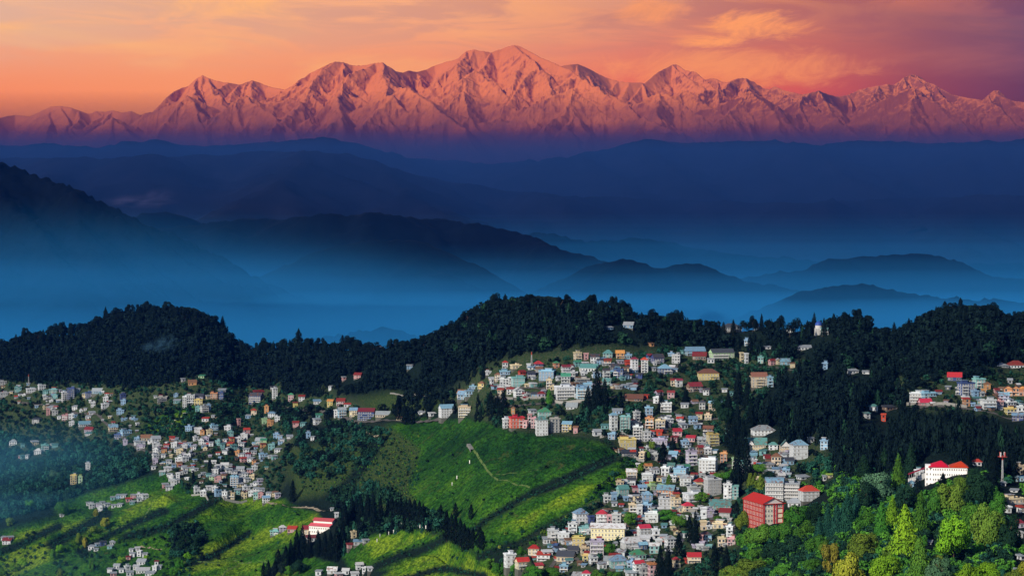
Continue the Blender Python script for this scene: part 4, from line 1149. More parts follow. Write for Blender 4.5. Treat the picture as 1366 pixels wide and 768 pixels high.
# u, v of the base, width, height in pixels, wall, roof colour + shape
HOUSES = """
597 557 20 15 W bL;620 557 18 15 C bF;618 533 18 8 B bL;641 519 9 9 Y nH;631 521 11 6 B sF;615 531 14 8 C nL;627 529 12 8 B sF;657 514 4 8 W sF;674 492 8 10 W rH;690 492 14 5 C kF;705 491 5 5 W sF;720 492 12 8 D rH;728 508 22 14 B sF;674 503 14 8 B bF;664 509 8 11 C nH;698 502 8 6 R mL;709 504 11 7 D kL;673 516 13 11 W sF;681 515 6 12 W sF;692 516 18 13 T sF;668 527 9 8 C mL;694 530 14 11 W wA;681 526 10 8 W mL;732 519 8 13 C nF;722 530 10 5 V mH;685 553 5 9 O nH;
743 491 8 8 O gH;756 499 12 11 W mL;772 481 10 11 C sF;782 480 6 8 P sF;793 484 13 9 W kL;784 496 26 6 W tL;810 477 14 7 T tH;827 478 12 8 O oL;838 479 11 6 B sF;811 487 10 7 O mL;847 497 10 21 W mH;860 497 10 20 W rH;838 488 6 6 R rL;901 485 12 12 S sF;888 499 18 9 D bH;879 485 16 9 D kL;754 514 13 14 W gL;755 533 27 18 W sF;779 532 21 16 B bF;777 512 22 7 K kF;787 518 18 6 B sF;809 514 12 7 T tL;809 505 10 13 S kL;825 504 14 12 D bF;821 494 13 6 K kL;835 499 8 9 C nM;827 518 5 4 W sM;821 518 8 5 N nM;843 520 12 4 B sM;899 515 9 9 C mL;907 516 9 10 W mL;895 532 10 10 P mL;881 529 9 6 V mL;876 538 9 8 W kF;888 550 16 13 W bF;846 535 26 4 N nL;861 532 6 5 R rM;763 546 16 4 W sL;823 552 14 5 B sM;800 486 8 6 B kM;868 481 8 8 D mL;852 505 9 6 D kM;771 489 9 6 T gL;764 505 8 8 S kF;798 504 9 7 B sM;
677 571 9 13 W sF;691 571 20 15 R rF;700 571 7 10 P mF;706 566 6 14 P sF;712 571 8 14 P tF;724 581 17 25 W tH;740 577 15 20 K kF;756 576 14 12 Y bL;727 557 18 9 T gH;712 553 9 6 W sM;806 572 10 5 T tM;797 581 10 6 W sL;816 586 11 8 B sF;768 578 6 8 P nL;
820 574 10 24 W bH;834 576 15 22 T bF;946 507 30 11 Y nH;929 522 20 8 N mL;942 527 9 8 W kL;937 546 9 11 S kH;949 548 10 12 C bL;957 544 12 9 B bL;913 544 10 5 W sM;867 556 10 13 B sF;851 561 8 12 S kF;866 571 12 14 O nF;881 573 14 13 C sF;892 566 14 7 W sF;849 571 14 8 S mF;851 589 14 21 W sF;864 589 10 14 S sF;838 600 24 15 Y nF;880 581 8 6 R rL;882 597 18 11 V bF;904 583 12 9 P rL;913 572 10 6 W sM;925 566 12 9 B bL;933 559 8 7 C mL;944 560 10 7 C nF;944 578 14 8 N nL;952 595 15 17 Y wF;921 589 13 6 P rL;936 593 12 8 S sL;915 597 10 9 B sF;970 579 5 7 T tA;906 560 7 6 W sM;931 572 8 6 B sM;899 590 9 7 P mM;
839 609 22 5 K kM;828 604 13 4 C nM;856 615 8 12 C nF;873 614 10 9 S sF;897 612 12 8 B bL;935 605 8 10 N mL;944 606 10 8 W sF;923 621 14 21 V bF;943 631 25 19 W sF;965 617 10 13 O nF;865 628 10 8 C oL;874 632 13 7 W sM;843 638 15 10 C wL;864 644 16 12 W wF;895 626 10 7 T tL;887 635 12 12 W sF;907 636 19 12 B sF;916 628 10 6 T gL;914 648 16 13 W sH;935 649 14 8 C rH;953 661 21 23 S sF;971 668 12 24 W sF;981 666 9 19 T bF;827 650 10 8 C nF;842 647 13 8 W kL;832 663 15 13 T tL;811 670 10 9 W sF;819 667 7 9 B tF;857 657 12 9 B bL;877 653 21 6 G yF;887 662 25 10 O bL;903 664 8 6 O rM;864 669 15 11 B bH;927 659 16 9 S sF;930 669 28 10 W sF;887 679 18 15 W sF;901 679 15 14 C sF;920 682 14 9 C rH;848 657 8 8 P mM;848 668 8 7 C sM;879 642 8 6 C nM;886 644 6 6 B sM;897 643 9 8 W sF;942 668 8 8 P rM;
844 686 10 14 C sF;853 687 8 14 W sF;863 683 14 11 B bF;911 683 10 6 C sM;961 682 30 10 T tL;948 690 10 10 V sF;966 691 16 9 S mL;939 692 8 15 W bF;869 697 20 13 W tF;861 717 17 15 W rL;875 719 10 13 W sF;939 707 8 12 C nF;960 705 21 7 C wF;973 716 10 15 W tF;943 722 14 11 B kH;935 726 5 12 P sF;962 729 11 12 C wF;975 727 12 9 P nF;845 733 26 11 W wL;858 733 12 8 D bL;860 725 15 8 W wM;896 731 14 15 W sH;903 713 8 5 C nA;873 738 14 12 T wL;852 746 22 8 T gH;828 758 26 12 T bH;842 758 11 9 B bF;853 765 14 16 W rL;861 770 12 14 S sF;871 771 11 20 P oM;903 757 9 13 C rH;926 751 19 10 C rL;917 751 6 5 R rM;843 769 14 6 W sM;884 722 9 8 P sM;880 728 8 8 W sF;915 717 6 7 W gM;
682 757 15 19 W wF;699 759 18 12 C rL;712 744 16 15 C rH;725 748 19 9 W rM;731 744 14 9 W wM;740 736 7 10 D bF;738 721 16 15 W sF;752 723 16 13 W tF;731 725 13 7 W sM;764 712 13 15 W bF;777 700 19 18 W bH;779 713 16 10 T tF;790 698 7 9 D bF;771 729 18 13 Y gF;803 699 16 16 W rH;822 699 13 14 S bF;813 699 8 12 P sF;796 743 20 23 V rF;780 741 11 11 C nF;753 749 25 8 C kL;765 740 15 8 K kL;781 749 8 9 Y nF;792 752 11 9 W wF;752 763 12 9 B bF;773 773 22 6 W wM;782 771 12 8 W rH;813 753 16 7 W sL;804 759 12 8 W sM;720 759 12 6 C rM;759 726 8 7 O nM;746 736 9 6 B kM;829 742 10 7 W sM;
1020 581 32 9 W sH;1032 600 13 8 W tH;1068 613 23 23 W bH;1099 600 11 13 B wF;1084 590 6 6 W sM;1004 613 12 7 T bL;1004 622 14 9 W bF;1017 607 9 6 T tM;1036 620 14 13 C nH;1026 618 9 7 N mL;1048 611 12 6 W sM;1053 620 13 7 B kL;1026 624 14 5 S sM;1037 631 13 6 S bM;1049 634 10 8 B bF;979 625 7 15 G sF;988 623 10 8 T tM;1082 668 26 16 W rH;1074 639 14 3 W sM;1101 641 4 6 W sM;1108 637 7 4 C yM;1060 676 20 7 W sH;994 632 9 6 W sM;
929 474 28 7 B bL;933 480 20 6 N mL;965 480 34 11 G kL;996 485 4 13 W sF;990 483 4 12 C sF;996 461 8 8 B bF;978 441 26 7 W kH;1009 440 8 8 B sF;1073 467 18 3 W sM;1013 517 23 17 C nL;1027 516 8 14 B kF;1039 486 7 6 C sA;1031 487 8 6 P mL;1049 487 13 6 B bL;1057 491 6 6 C nM;1015 485 8 9 T tF;967 523 7 4 W sM;975 528 6 5 T tM;1025 466 7 3 W sM;1101 493 7 8 B bF;1054 443 9 4 W sM;1100 448 9 10 T sF;915 472 8 4 T tM;870 462 5 4 O nM;815 440 8 3 B sM;838 438 13 4 B sL;948 484 9 5 W sM;
1140 498 13 4 W sM;1155 499 9 3 W sM;1166 548 12 7 W tH;1158 558 8 8 W tM;1178 561 6 9 R bF;1189 547 14 4 N kM;1223 537 20 13 W sF;1241 532 18 8 B sF;1236 541 17 5 P rL;1274 508 20 6 D rL;1291 527 21 17 D bF;1309 518 15 13 T bF;1290 542 9 11 O rM;1312 528 6 8 O nF;1317 519 8 7 O nH;1345 528 12 12 O nA;1355 528 10 12 O nA;1364 528 10 11 O oH;1320 546 20 13 W sF;1334 544 10 9 P mF;1340 534 14 8 V bL;1350 553 16 8 Y nF;1350 544 14 8 W sF;1363 554 12 12 W bF;1358 562 16 8 D bM;1305 546 7 5 W sM;1356 491 27 4 W mH;1337 490 20 2 W sM;1330 525 7 5 P mL;1302 529 8 7 B sF;1278 527 8 10 K kF;
1215 651 9 8 B bH;1226 635 12 6 W tF;1303 621 12 5 W rH;1362 633 12 12 C wF;1361 642 12 6 B bM;1339 647 7 4 W sM;1353 656 10 3 W sM;1356 677 23 13 C sF;1364 684 8 8 W rM;1338 676 9 8 N nM;1346 684 8 8 W sF;1359 705 18 8 V mH;1361 717 10 8 S sF;1354 766 6 5 W sM;1364 747 5 5 W sM;1240 726 5 3 W sM;
4 514 8 5 S sF;6 530 10 6 S sF;15 526 4 4 C sM;24 523 9 6 T tF;38 514 4 3 B sM;42 524 12 5 W tF;57 520 9 6 W tF;61 526 7 5 T tM;71 525 12 6 T rF;73 532 7 5 T sF;60 533 6 4 S sM;86 536 7 14 W bF;94 533 11 16 D bF;103 525 7 6 B sM;99 547 8 5 W sM;113 531 6 6 C sM;119 531 9 8 D sF;124 543 6 6 W sF;130 525 18 4 B sL;141 536 7 6 W sF;141 545 9 6 W gF;164 533 7 7 D sF;165 540 7 6 B sF;160 553 10 6 B bF;67 547 10 4 S sM;64 554 5 8 P sF;74 554 8 6 S kF;79 559 5 4 W sM;87 561 8 8 P mF;95 559 8 6 W sF;96 568 7 5 W sF;47 565 10 6 S kM;124 553 9 3 W sM;117 559 7 4 W sM;114 569 17 4 W bL;117 577 12 4 V mL;117 581 9 3 W tM;151 575 13 6 C bL;156 586 10 7 D bF;169 581 14 7 B sF;17 594 11 6 W sH;31 597 5 5 T tM;48 594 9 5 C sM;60 601 10 8 T tF;68 596 4 4 W sM;74 597 8 4 T tM;50 606 10 5 W wH;27 611 4 3 P sM;31 612 5 4 T tM;36 612 4 5 W sM;
167 594 6 7 V sF;195 588 16 5 C nL;185 594 9 5 W sM;188 600 12 6 V sF;98 646 9 13 Y sF;107 646 6 11 G yF;117 627 6 9 W bF;83 689 6 3 W sM;5 721 7 5 W sM;9 726 12 5 W mL;15 721 7 5 P sM;
118 674 5 4 W sM;123 678 7 6 W sF;130 676 6 5 V sM;137 674 6 5 W sM;133 682 7 6 W sF;144 677 7 5 W sM;151 677 6 4 W sM;159 676 7 4 W sM;150 667 6 4 T sM;158 665 7 5 B sM;165 664 7 4 W sM;172 669 8 4 P rM;178 665 7 5 P sM;186 665 8 6 W sF;194 666 8 6 W wM;176 673 7 4 T sM;188 669 8 4 W sM;
121 733 9 5 W sM;128 735 6 3 W sM;132 728 7 3 B sM;139 728 8 5 D kM;146 732 7 4 T sM;150 726 7 4 W sH;175 736 6 4 W sM;184 734 6 4 W wM;176 743 7 5 W sM;185 742 6 7 W sF;193 743 7 5 W sM;171 746 6 4 P mM;155 759 8 5 W sL;146 763 7 5 W sM;151 768 8 4 P sM;162 764 7 5 W sM;171 761 7 6 W sF;174 768 9 5 W sM;181 760 8 5 W wM;188 753 12 4 W sL;190 764 20 4 W wM;206 762 6 7 W sF;209 753 5 5 W mM;213 759 5 5 W sM;200 768 12 4 W sM;
245 509 5 4 S sM;268 504 8 3 G gM;257 514 11 4 O nL;207 531 4 3 W sM;216 537 14 8 K mF;234 530 6 5 B sA;236 538 9 4 T sM;246 544 6 16 W bF;254 540 12 14 W mF;264 533 13 5 V kL;264 540 12 7 Y sF;285 532 10 8 O nF;279 532 6 4 C sM;294 533 8 10 D bF;296 523 10 3 S sM;273 550 10 9 S sF;264 549 8 6 T sF;279 548 5 8 B sF;340 539 18 13 D kL;347 528 14 6 N mM;367 532 7 15 W sF;366 519 8 3 S kM;356 551 6 9 O mF;339 554 8 8 C rH;362 557 10 6 W bM;361 569 8 8 O nF;354 565 8 6 G sF;370 562 7 6 W sF;331 558 7 4 B sM;319 568 4 9 P sF;273 562 9 4 W rM;284 557 4 3 W sM;252 575 10 6 B sF;229 588 7 5 R rM;286 574 10 7 B bF;266 579 7 7 W sF;270 580 6 6 O mA;280 580 7 6 C sF;262 577 5 6 W sF;304 575 9 6 W sF;307 582 8 6 T tF;330 580 8 7 P rL;325 586 9 7 W sF;368 585 8 6 B sF;347 593 14 6 T sL;352 593 8 6 G gL;310 589 6 5 O rM;209 590 12 5 W sL;208 597 9 6 W sF;
183 590 7 6 B sF;190 594 7 5 W sM;200 592 6 5 W sM;207 605 8 6 W sF;209 613 8 6 W sF;207 619 7 6 V sF;205 626 6 4 W sM;219 604 7 6 O mM;218 611 6 5 W sM;222 598 7 5 P rM;232 597 8 6 W sF;236 603 7 5 W sM;240 606 9 6 C sF;246 600 7 6 W sF;252 597 7 6 B sM;258 600 7 5 W sM;225 619 7 5 W sM;232 624 6 5 B sM;237 617 8 6 W tF;240 622 7 5 O nM;248 616 9 6 W sF;252 612 6 6 W sF;245 626 7 4 W sM;224 629 9 5 W wM;216 634 8 5 T wM;228 642 7 8 W sF;227 636 7 4 W sM;232 648 8 7 W tF;237 639 5 8 W sF;236 645 7 5 W sM;222 650 8 5 P sM;226 654 9 5 W sM;247 628 7 4 W sM;256 628 6 4 G sM;262 628 6 3 W sM;262 588 6 5 W sF;268 593 7 6 W sF;275 590 7 6 V sF;281 595 6 5 W sM;272 598 6 4 B sM;290 594 7 6 T sF;297 597 6 5 T tM;300 591 6 5 W sM;306 596 8 5 O rM;312 600 8 6 T tM;318 590 7 6 W sF;322 596 8 5 W sM;328 604 8 5 W sM;316 608 6 6 O sF;322 610 8 5 W sM;331 610 8 5 V mM;338 607 7 5 W sM;334 616 8 5 W sM;326 616 8 5 P rM;300 606 7 5 W sM;
286 632 9 6 W sF;291 627 9 6 W wM;299 626 10 6 W wL;306 631 9 5 W sM;313 633 8 5 W sM;321 630 10 5 W sL;327 636 8 5 W sM;333 632 8 6 P sM;340 628 7 6 W sF;338 619 6 5 O nM;277 636 6 4 T tM;283 640 8 5 G sM;290 643 9 6 P sF;297 638 8 4 C nM;312 650 12 16 B sF;322 643 9 5 W sM;331 643 8 5 W sM;336 640 7 6 C sF;341 648 8 5 W sM;329 655 9 6 W sF;320 650 8 5 C sM;263 658 7 8 W sF;271 662 9 8 W sF;280 654 8 5 W wM;287 657 8 7 W sF;292 662 8 8 B sF;299 664 8 9 W bF;308 666 9 9 C sF;316 659 8 6 T sM;326 665 8 7 C nF;342 666 10 8 T wF;334 662 7 6 W sF;348 664 7 6 P sF;356 671 10 8 W bL;358 663 7 6 W sM;366 662 7 6 C nM;371 664 7 6 V sM;349 657 8 5 W sM;341 656 7 5 W sM;370 604 8 5 W sM;362 600 9 7 T bF;352 597 7 5 O mM;345 593 6 5 G sM;376 591 6 5 W sM;367 613 7 5 T sM;352 612 11 7 B sF;348 644 7 5 V sM;374 586 6 5 B sM;
388 535 8 10 P gH;402 535 8 6 W mL;395 543 6 6 Y mM;425 539 12 4 W bM;440 543 8 8 Y oL;454 541 12 7 P mL;457 557 11 12 B sL;448 557 5 10 W nF;463 543 9 4 W rM;471 556 11 10 C bL;488 561 24 14 D mL;512 557 24 4 C sL;426 557 9 4 T gM;424 566 9 7 W sM;395 570 8 6 P mL;403 569 7 5 T tM;412 584 6 7 B sF;416 587 5 5 W sM;388 585 11 3 W sM;374 593 6 5 B sM;440 521 4 6 W sM;460 508 5 5 P sM;562 553 10 3 W sM;578 555 8 4 W wM;532 560 7 4 C nM;477 505 10 5 P mL;547 493 8 5 B sM;505 461 16 5 K kH;
410 715 17 11 C mL;417 722 14 6 W mM;378 709 9 6 V wH;389 710 12 5 P rL;366 714 13 6 T wF;472 717 7 8 C gF;468 731 9 5 P mM;478 727 12 5 S bM;490 724 8 4 S sM;443 681 4 3 W sM;449 690 5 6 W sF;425 768 8 6 W sM;442 766 14 6 W wL;461 766 9 6 W wL;480 759 9 7 W wL;486 765 5 8 W kF;496 761 10 4 W wM;453 770 9 5 P wM;474 770 10 6 W wM;
"""
N_SINGLE = 296


def sheds(rng):
    out = []
    for poly, n in (([(650, 500), (900, 470), (905, 500), (800, 530), (660, 540)], 80), ([(830, 590), (940, 520), (960, 580), (960, 680), (880, 690), (800, 690), (850, 620)], 115),
                    ([(780, 690), (980, 680), (975, 730), (900, 740), (850, 766), (690, 766), (740, 720)], 110), ([(1000, 600), (1060, 605), (1055, 640), (1000, 640)], 28), ([(205, 590), (330, 575), (370, 610), (340, 660), (280, 650), (220, 640)], 110), ([(0, 515), (180, 525), (190, 590), (80, 560), (0, 535)], 55), ([(1215, 520), (1366, 505), (1366, 555), (1230, 540)], 32)):
        us_, vs_ = [p[0] for p in poly], [p[1] for p in poly]
        k = 0
        while k < n:
            u, v = rng.uniform(min(us_), max(us_)), rng.uniform(min(vs_), max(vs_))
            if poly_mask(np.array([u]), np.array([v]), poly, 1.0)[0] < 0.5:
                continue
            big = 1.0 if u > 400 else 0.65
            out.append((u, v, rng.uniform(4, 9) * big, rng.uniform(2.5, 5) * big, rng.choice('WWWWSSCTBBNVK'), rng.choice('sswwnkbtmsr'), rng.choice('MMLF')))
            k += 1
    return out


def build_houses():
    rng = random.Random(5)
    rows = []
    for e in HOUSES.replace('\n', '').split(';'):
        q = e.split()
        if len(q) == 6:
            rows.append((float(q[0]), float(q[1]), float(q[2]), float(q[3]), q[4], q[5][0], q[5][1]))
    order = sorted(rows, key=lambda r: -min(r[2], 20) * r[3] ** 1.0)
    single, rest = order[:N_SINGLE], order[N_SINGLE:]
    items = []
    for (u, v, w, h, wc, rc, rk) in single:
        yaw = rng.choice((-1, 1)) * rng.uniform(0.0, 0.38)
        if u < 380:
            yaw += 0.12
        root, st = make_house(u, v, w, h, wc, rc, rk, yaw, rng, w >= 15 and h >= 9)
        root['category'] = 'house'
        root['group'] = 'houses of the hill town'
        narrow = 'wide ' if w > 2.2 * h else ('narrow ' if h > 1.25 * w else '')
        lab = narrow + NUM[min(st, 9)] + '-storey ' + WALLS[wc][0] + ' house with ' + ROOFS[rc][0] + ' ' + RTYPE[rk] + ' roof'
        items.append((root, lab, where(u, v), u, v))
    unique_labels(items)
    # the smallest ones, a few pixels each, are one scatter
    b = MB()
    # sheds and lean-tos wedged between the town's houses
    for (u, v, w, h, wc, rc, rk) in rest + sheds(rng):
        p = ground(u, v)
        k = p.y / F
        W_, H_ = w * k, h * k
        D_ = max(4.0, W_ * 0.8)
        c = MB()
        i = list(WALLS).index(wc)
        j = len(WALLS) + list(ROOFS).index(rc)
        c.box(-W_ / 2, W_ / 2, 0, D_, 0, H_, i)
        c.box(-W_ / 2 - 0.05, W_ / 2 + 0.05, -0.05, D_ + 0.05, -5, 0, len(WALLS) + len(ROOFS) + 1)
        st = max(1, int(round(H_ / 2.9)))
        for s_ in range(st):
            add_windows(c, W_, D_, s_ * H_ / st, H_ / st, rng, 3.0, len(WALLS) + len(ROOFS), i)
        roof_shape(c, rk, W_, D_, H_, rng, j, i)
        y_ = rng.uniform(-0.4, 0.5)
        cs, sn = math.cos(y_), math.sin(y_)
        n = len(b.v)
        b.v += [(p.x + x * cs - y * sn, p.y + x * sn + y * cs, p.z + z) for x, y, z in c.v]
        b.f += [tuple(n + q for q in f) for f in c.f]
        b.m += c.m
        RECTS.append((u - w / 2, v - h - 2, u + w / 2, v, p.y))
    o = b.build('village_scatter', [M_WALL[k] for k in WALLS] + [M_ROOF[k] for k in ROOFS] + [M_GLASS, M_STONE])
    tag(o, 'tiny far houses strung along the paths of the hillside villages', 'houses', None, 'stuff')
    return len(single), len(rest)


print('houses', build_houses())


# ------------------------------------------------------------------ landmark buildings
def root_at(name, label, cat, p, yaw, group=None):
    o = bpy.data.objects.new(name, None)
    COL.objects.link(o)
    o.location = p
    o.rotation_euler = (0, 0, yaw)
    tag(o, label, cat, group)
    return o


def put_window(root, x, y, z, rz=0.0, sx=1.0, sz=1.0):
    o = bpy.data.objects.new('window', WINDOW)
    COL.objects.link(o)
    o.parent = root
    o.location = (x, y, z)
    o.rotation_euler = (0, 0, rz)
    o.scale = (sx, 1, sz)
    return o


def build_hostel():
    """five storeys, a long ribbed brick-red side and a cream gable end with red pilasters under one red roof"""
    p = ground(1018, 702)
    k = p.y / F
    p.z -= 1.0
    root = root_at('hostel', 'tall brick-red five-storey hostel with bright red gabled roof and cream end wall', 'hostel', p, math.radians(19))
    # local frame: corner at the origin, the red side runs along +y to the back left, the cream end along +x
    Wd, Ln, h = 16.6, 34.0, 33.0 * k
    rise = 4.6
    b = MB()
    b.box(0, Wd, 0, Ln, -8, h, 0)
    b.box(-0.3, 0.0, -0.3, 0.5, -6, h, 1)
    b.build('wall', [painted('hostel_cream', (0.82, 0.77, 0.60)), M_RED], root)
    b = MB()
    n = 13
    for i in range(n + 1):                                      # ribs of the red side
        y = i * Ln / n
        b.box(-0.9, -0.35, y - 0.17, y + 0.17, -4, h - 0.1, 0)
    b.box(-0.35, -0.003, -0.3, Ln + 0.3, -4, h - 0.05, 1)
    zs = h / 5
    for i in range(5):
        for j in range(n):
            y = (j + 0.5) * Ln / n
            b.box(-0.55, -0.352, y - 0.75, y + 0.75, i * zs + 0.1, i * zs + 0.85, 2)
    b.build('facade', [M_RED, painted('hostel_brick', (0.60, 0.31, 0.21)), painted('hostel_dark_red', (0.30, 0.045, 0.03))], root)
    b = MB()
    for x in (0.5, 8.6, 10.8, Wd - 0.5):                       # red pilasters and floor bands of the cream end
        b.box(x - 0.45, x + 0.45, -0.5, -0.003, -5, h - 0.3, 0)
    for i in range(1, 5):
        b.box(10.8, Wd, -0.40, -0.006, i * zs - 0.3, i * zs + 0.3, 0)
        b.box(0, 8.6, -0.25, -0.006, i * zs - 0.2, i * zs + 0.2, 1)
    b.build('pilaster', [M_RED, M_TRIM], root)
    for i in range(5):
        for j in range(n):
            put_window(root, -0.37, (j + 0.5) * Ln / n, i * zs + 0.30 * zs, -math.pi / 2, 0.62, zs * 0.5 / 1.5)
    for i in range(5):
        for x in (2.0, 4.4, 6.9, 9.7):
            put_window(root, x, -0.02, i * zs + 0.25 * zs, 0, 1.2 if x < 9 else 0.7, zs * 0.5 / 1.5)
        if i == 4:
            for x in (12.0, 13.6, 15.2):
                put_window(root, x, -0.02, i * zs + 0.25 * zs, 0, 1.0, zs * 0.5 / 1.5)
    b = MB()
    x0, x1, y0, y1 = -1.4, Wd + 1.4, -1.2, Ln + 1.2
    c = Wd / 2
    for (a, z0, e, z1) in ((x0, h, c, h + rise), (c, h + rise, x1, h)):
        b.quad((a, y0, z0), (e, y0, z1), (e, y1, z1), (a, y1, z0), 0)
    for yy in (0.02, Ln - 0.02):
        n_ = len(b.v); b.v += [(0, yy, h), (c, yy, h + 0.001), (Wd, yy, h), (c, yy, h + rise * 0.9)]; b.f.append((n_, n_ + 1, n_ + 2, n_ + 3)); b.m.append(1)
    b.box(x0, x1, y0, y1, h - 0.35, h - 0.004, 0)
    b.build('roof', [painted('hostel_roof_red', (0.50, 0.012, 0.03), 0.12, 0.5), M_TRIM], root)
    b = MB()
    b.prism([(c + 0.5, h + rise - 0.9), (c + 6.5, h + 1.0), (c + 6.5, h + 1.25), (c + 0.5, h + rise - 0.65)], -2.2, 0.0, 0)
    b.build('porch_roof', [M_RED], root)
    RECTS.append((992, 655, 1053, 700, p.y))


def build_school():
    """long white block under two red hipped roofs, with a roofed stair going down to a small lodge"""
    p = ground(1243, 645)
    k = p.y / F
    p.z -= 2.0
    root = root_at('school_building', 'long white school with two bright red hipped roofs among dark forest', 'school', p, math.radians(-9))
    W_, D_, h = 46 * k, 13.0, 27 * k
    b = MB()
    b.box(0, W_, 0, D_, -8, h, 0)
    b.box(-9 * k, 0, 1.2, D_ - 2, -8, h + 0.8, 0)
    b.box(-0.1, W_ + 0.1, -0.12, 0.0, h * 0.28, h * 0.31, 0)
    b.build('wall', [painted('school_white', (0.85, 0.85, 0.85), 0.15)], root)
    zs = h / 4
    for i in range(4):
        n = 15
        for j in range(n):
            if i == 0 and j < 2:
                continue
            put_window(root, (j + 0.5) * W_ / n, -0.02, i * zs + 0.3 * zs, 0, 0.55 if i else 0.75, zs * (0.34 if i else 0.55) / 1.5)
        for j in range(2):
            put_window(root, -9 * k + (j + 0.5) * 4.5 * k, 1.18, i * zs + 0.3 * zs, 0, 0.7, zs * 0.4 / 1.5)
    red = painted('school_roof_red', (0.66, 0.012, 0.016), 0.12, 0.5)
    for x0, x1 in ((-5.5 * k, 22 * k), (22.3 * k, W_ + 0.8)):
        b = MB()
        r = 7.0 * k
        y0, y1 = -0.9, D_ + 0.9
        c = (y0 + y1) / 2
        kk = 8.5
        b.quad((x0, y0, h), (x1, y0, h), (x1 - kk * 0.6, c, h + r), (x0 + kk, c, h + r))
        b.quad((x1, y1, h), (x0, y1, h), (x0 + kk, c, h + r), (x1 - kk * 0.6, c, h + r))
        for (q, e) in ((x0, x0 + kk), (x1, x1 - kk * 0.6)):
            n_ = len(b.v); b.v += [(q, y0, h), (q, c, h), (q, y1, h), (e, c, h + r)]; b.f.append((n_, n_ + 1, n_ + 2, n_ + 3)); b.m.append(0)
        b.box(x0, x1, y0, y1, h - 0.3, h - 0.004, 0)
        b.build('roof', [red], root)
    RECTS.append((1228, 600, 1290, 640, p.y))
    # covered stair
    q = ground(1226, 641)
    s_ = root_at('covered_stairway', 'long red-roofed covered stairway sloping down beside the white school', 'covered stairway', q, math.radians(-10))
    kk = q.y / F
    b = MB()
    L = 30 * kk
    for i in range(10):
        t0, t1 = i / 10, (i + 1) / 10
        x0_, x1_ = -L / 2 + L * t0, -L / 2 + L * t1
        z0_ = 1.0 + 6.5 * t0 + 3.5
        b.prism([(x0_, z0_), (x1_, z0_ + 0.65), (x1_, z0_ + 1.2), (x0_, z0_ + 0.55)], -2.6, 2.6, 0)
    b.build('roof', [painted('stair_roof_red', (0.34, 0.012, 0.022), 0.2, 0.5)], s_)
    b = MB()
    for i in range(10):
        x_ = -L / 2 + L * (i + 0.5) / 10
        b.box(x_ - L / 20, x_ + L / 20 - 0.004, -2.0, 2.0, -6, 1.0 + 6.5 * (i + 0.5) / 10, 0)
        for yy in (-2.1, 2.1):
            b.box(x_ - 0.12, x_ + 0.12, yy - 0.12, yy + 0.12, 0, 1.0 + 6.5 * (i + 0.5) / 10 + 3.6, 1)
    b.build('stair', [M_TRIM, M_STEEL], s_)
    RECTS.append((1208, 624, 1243, 650, q.y))


def build_long_block():
    p = ground(811, 721)
    k = p.y / F
    root = root_at('apartment_block', 'long three-storey cream block under a pale sheet roof amid the lower town', 'apartment block', p, math.radians(-8))
    W_, D_, h = 45 * k, 13, 17 * k
    b = MB()
    b.box(-W_ / 2, W_ / 2, 0, D_, -6, h, 0)
    for i in (1, 2):
        b.box(-W_ / 2 - 0.2, W_ / 2 + 0.2, -0.3, D_, i * h / 3 - 0.15, i * h / 3 + 0.15, 1)
    b.build('wall', [painted('block_cream', (0.80, 0.72, 0.45)), M_TRIM], root)
    for i in range(3):
        for j in range(10):
            if i == 0 and j < 3:
                continue
            put_window(root, -W_ / 2 + (j + 0.5) * W_ / 10, -0.02, i * h / 3 + 0.8, 0, 0.8, 0.9)
    b = MB()
    roof_shape(b, 'L', W_, D_, h, random.Random(1), 0, 1, 1.0, 3.4)
    b.build('roof', [M_ROOF['w'], M_WALL['C']], root)
    RECTS.append((787, 695, 835, 721, p.y))


def build_factory():
    p = ground(426, 711)
    k = p.y / F
    root = root_at('tea_factory', 'white tea factory with stepped salmon-red roof among the tea slopes', 'factory', p, math.radians(-24))
    W_, D_, h = 31 * k, 15, 10 * k
    b = MB()
    b.box(-W_ / 2, W_ / 2, 0, D_, -6, h, 0)
    b.box(-W_ / 2 + 2, W_ / 2 - 0.2, D_ * 0.42, D_ - 0.2, h, h + 4.6, 0)
    b.build('wall', [painted('factory_white', (0.82, 0.78, 0.76), 0.25)], root)
    for i in range(2):
        for j in range(9):
            put_window(root, -W_ / 2 + (j + 0.5) * W_ / 9, -0.02, i * h / 2 + 0.9, 0, 1.0, 1.0)
    rr = painted('factory_roof_red', (0.60, 0.10, 0.10), 0.3, 0.6, True)
    b = MB()
    b.prism([(0, 0), (0, 0), (0, 0), (0, 0)], 0, 0.001, 0) if False else None
    x0, x1 = -W_ / 2 - 0.8, W_ / 2 + 0.8
    b.quad((x0, -1.0, h), (x1, -1.0, h), (x1, D_ * 0.42 - 0.01, h + 2.4), (x0, D_ * 0.42 - 0.01, h + 2.4))
    b.build('roof', [rr], root)
    b = MB()
    z = h + 4.6
    b.quad((x0 + 1.5, D_ * 0.42 - 1.0, z), (x1, D_ * 0.42 - 1.0, z), (x1, D_ * 0.72, z + 2.8), (x0 + 1.5, D_ * 0.72, z + 2.8))
    b.quad((x1, D_ + 0.8, z), (x0 + 1.5, D_ + 0.8, z), (x0 + 1.5, D_ * 0.72, z + 2.8), (x1, D_ * 0.72, z + 2.8))
    for xx in (x0 + 2.3, x1 - 0.9):
        n_ = len(b.v); b.v += [(xx, D_ * 0.42, z), (xx, D_ * 0.72, z + 0.001), (xx, D_, z), (xx, D_ * 0.72, z + 2.6)]; b.f.append((n_, n_ + 1, n_ + 2, n_ + 3)); b.m.append(1)
    b.build('upper_roof', [rr, M_TRIM], root)
    RECTS.append((408, 680, 446, 712, p.y))


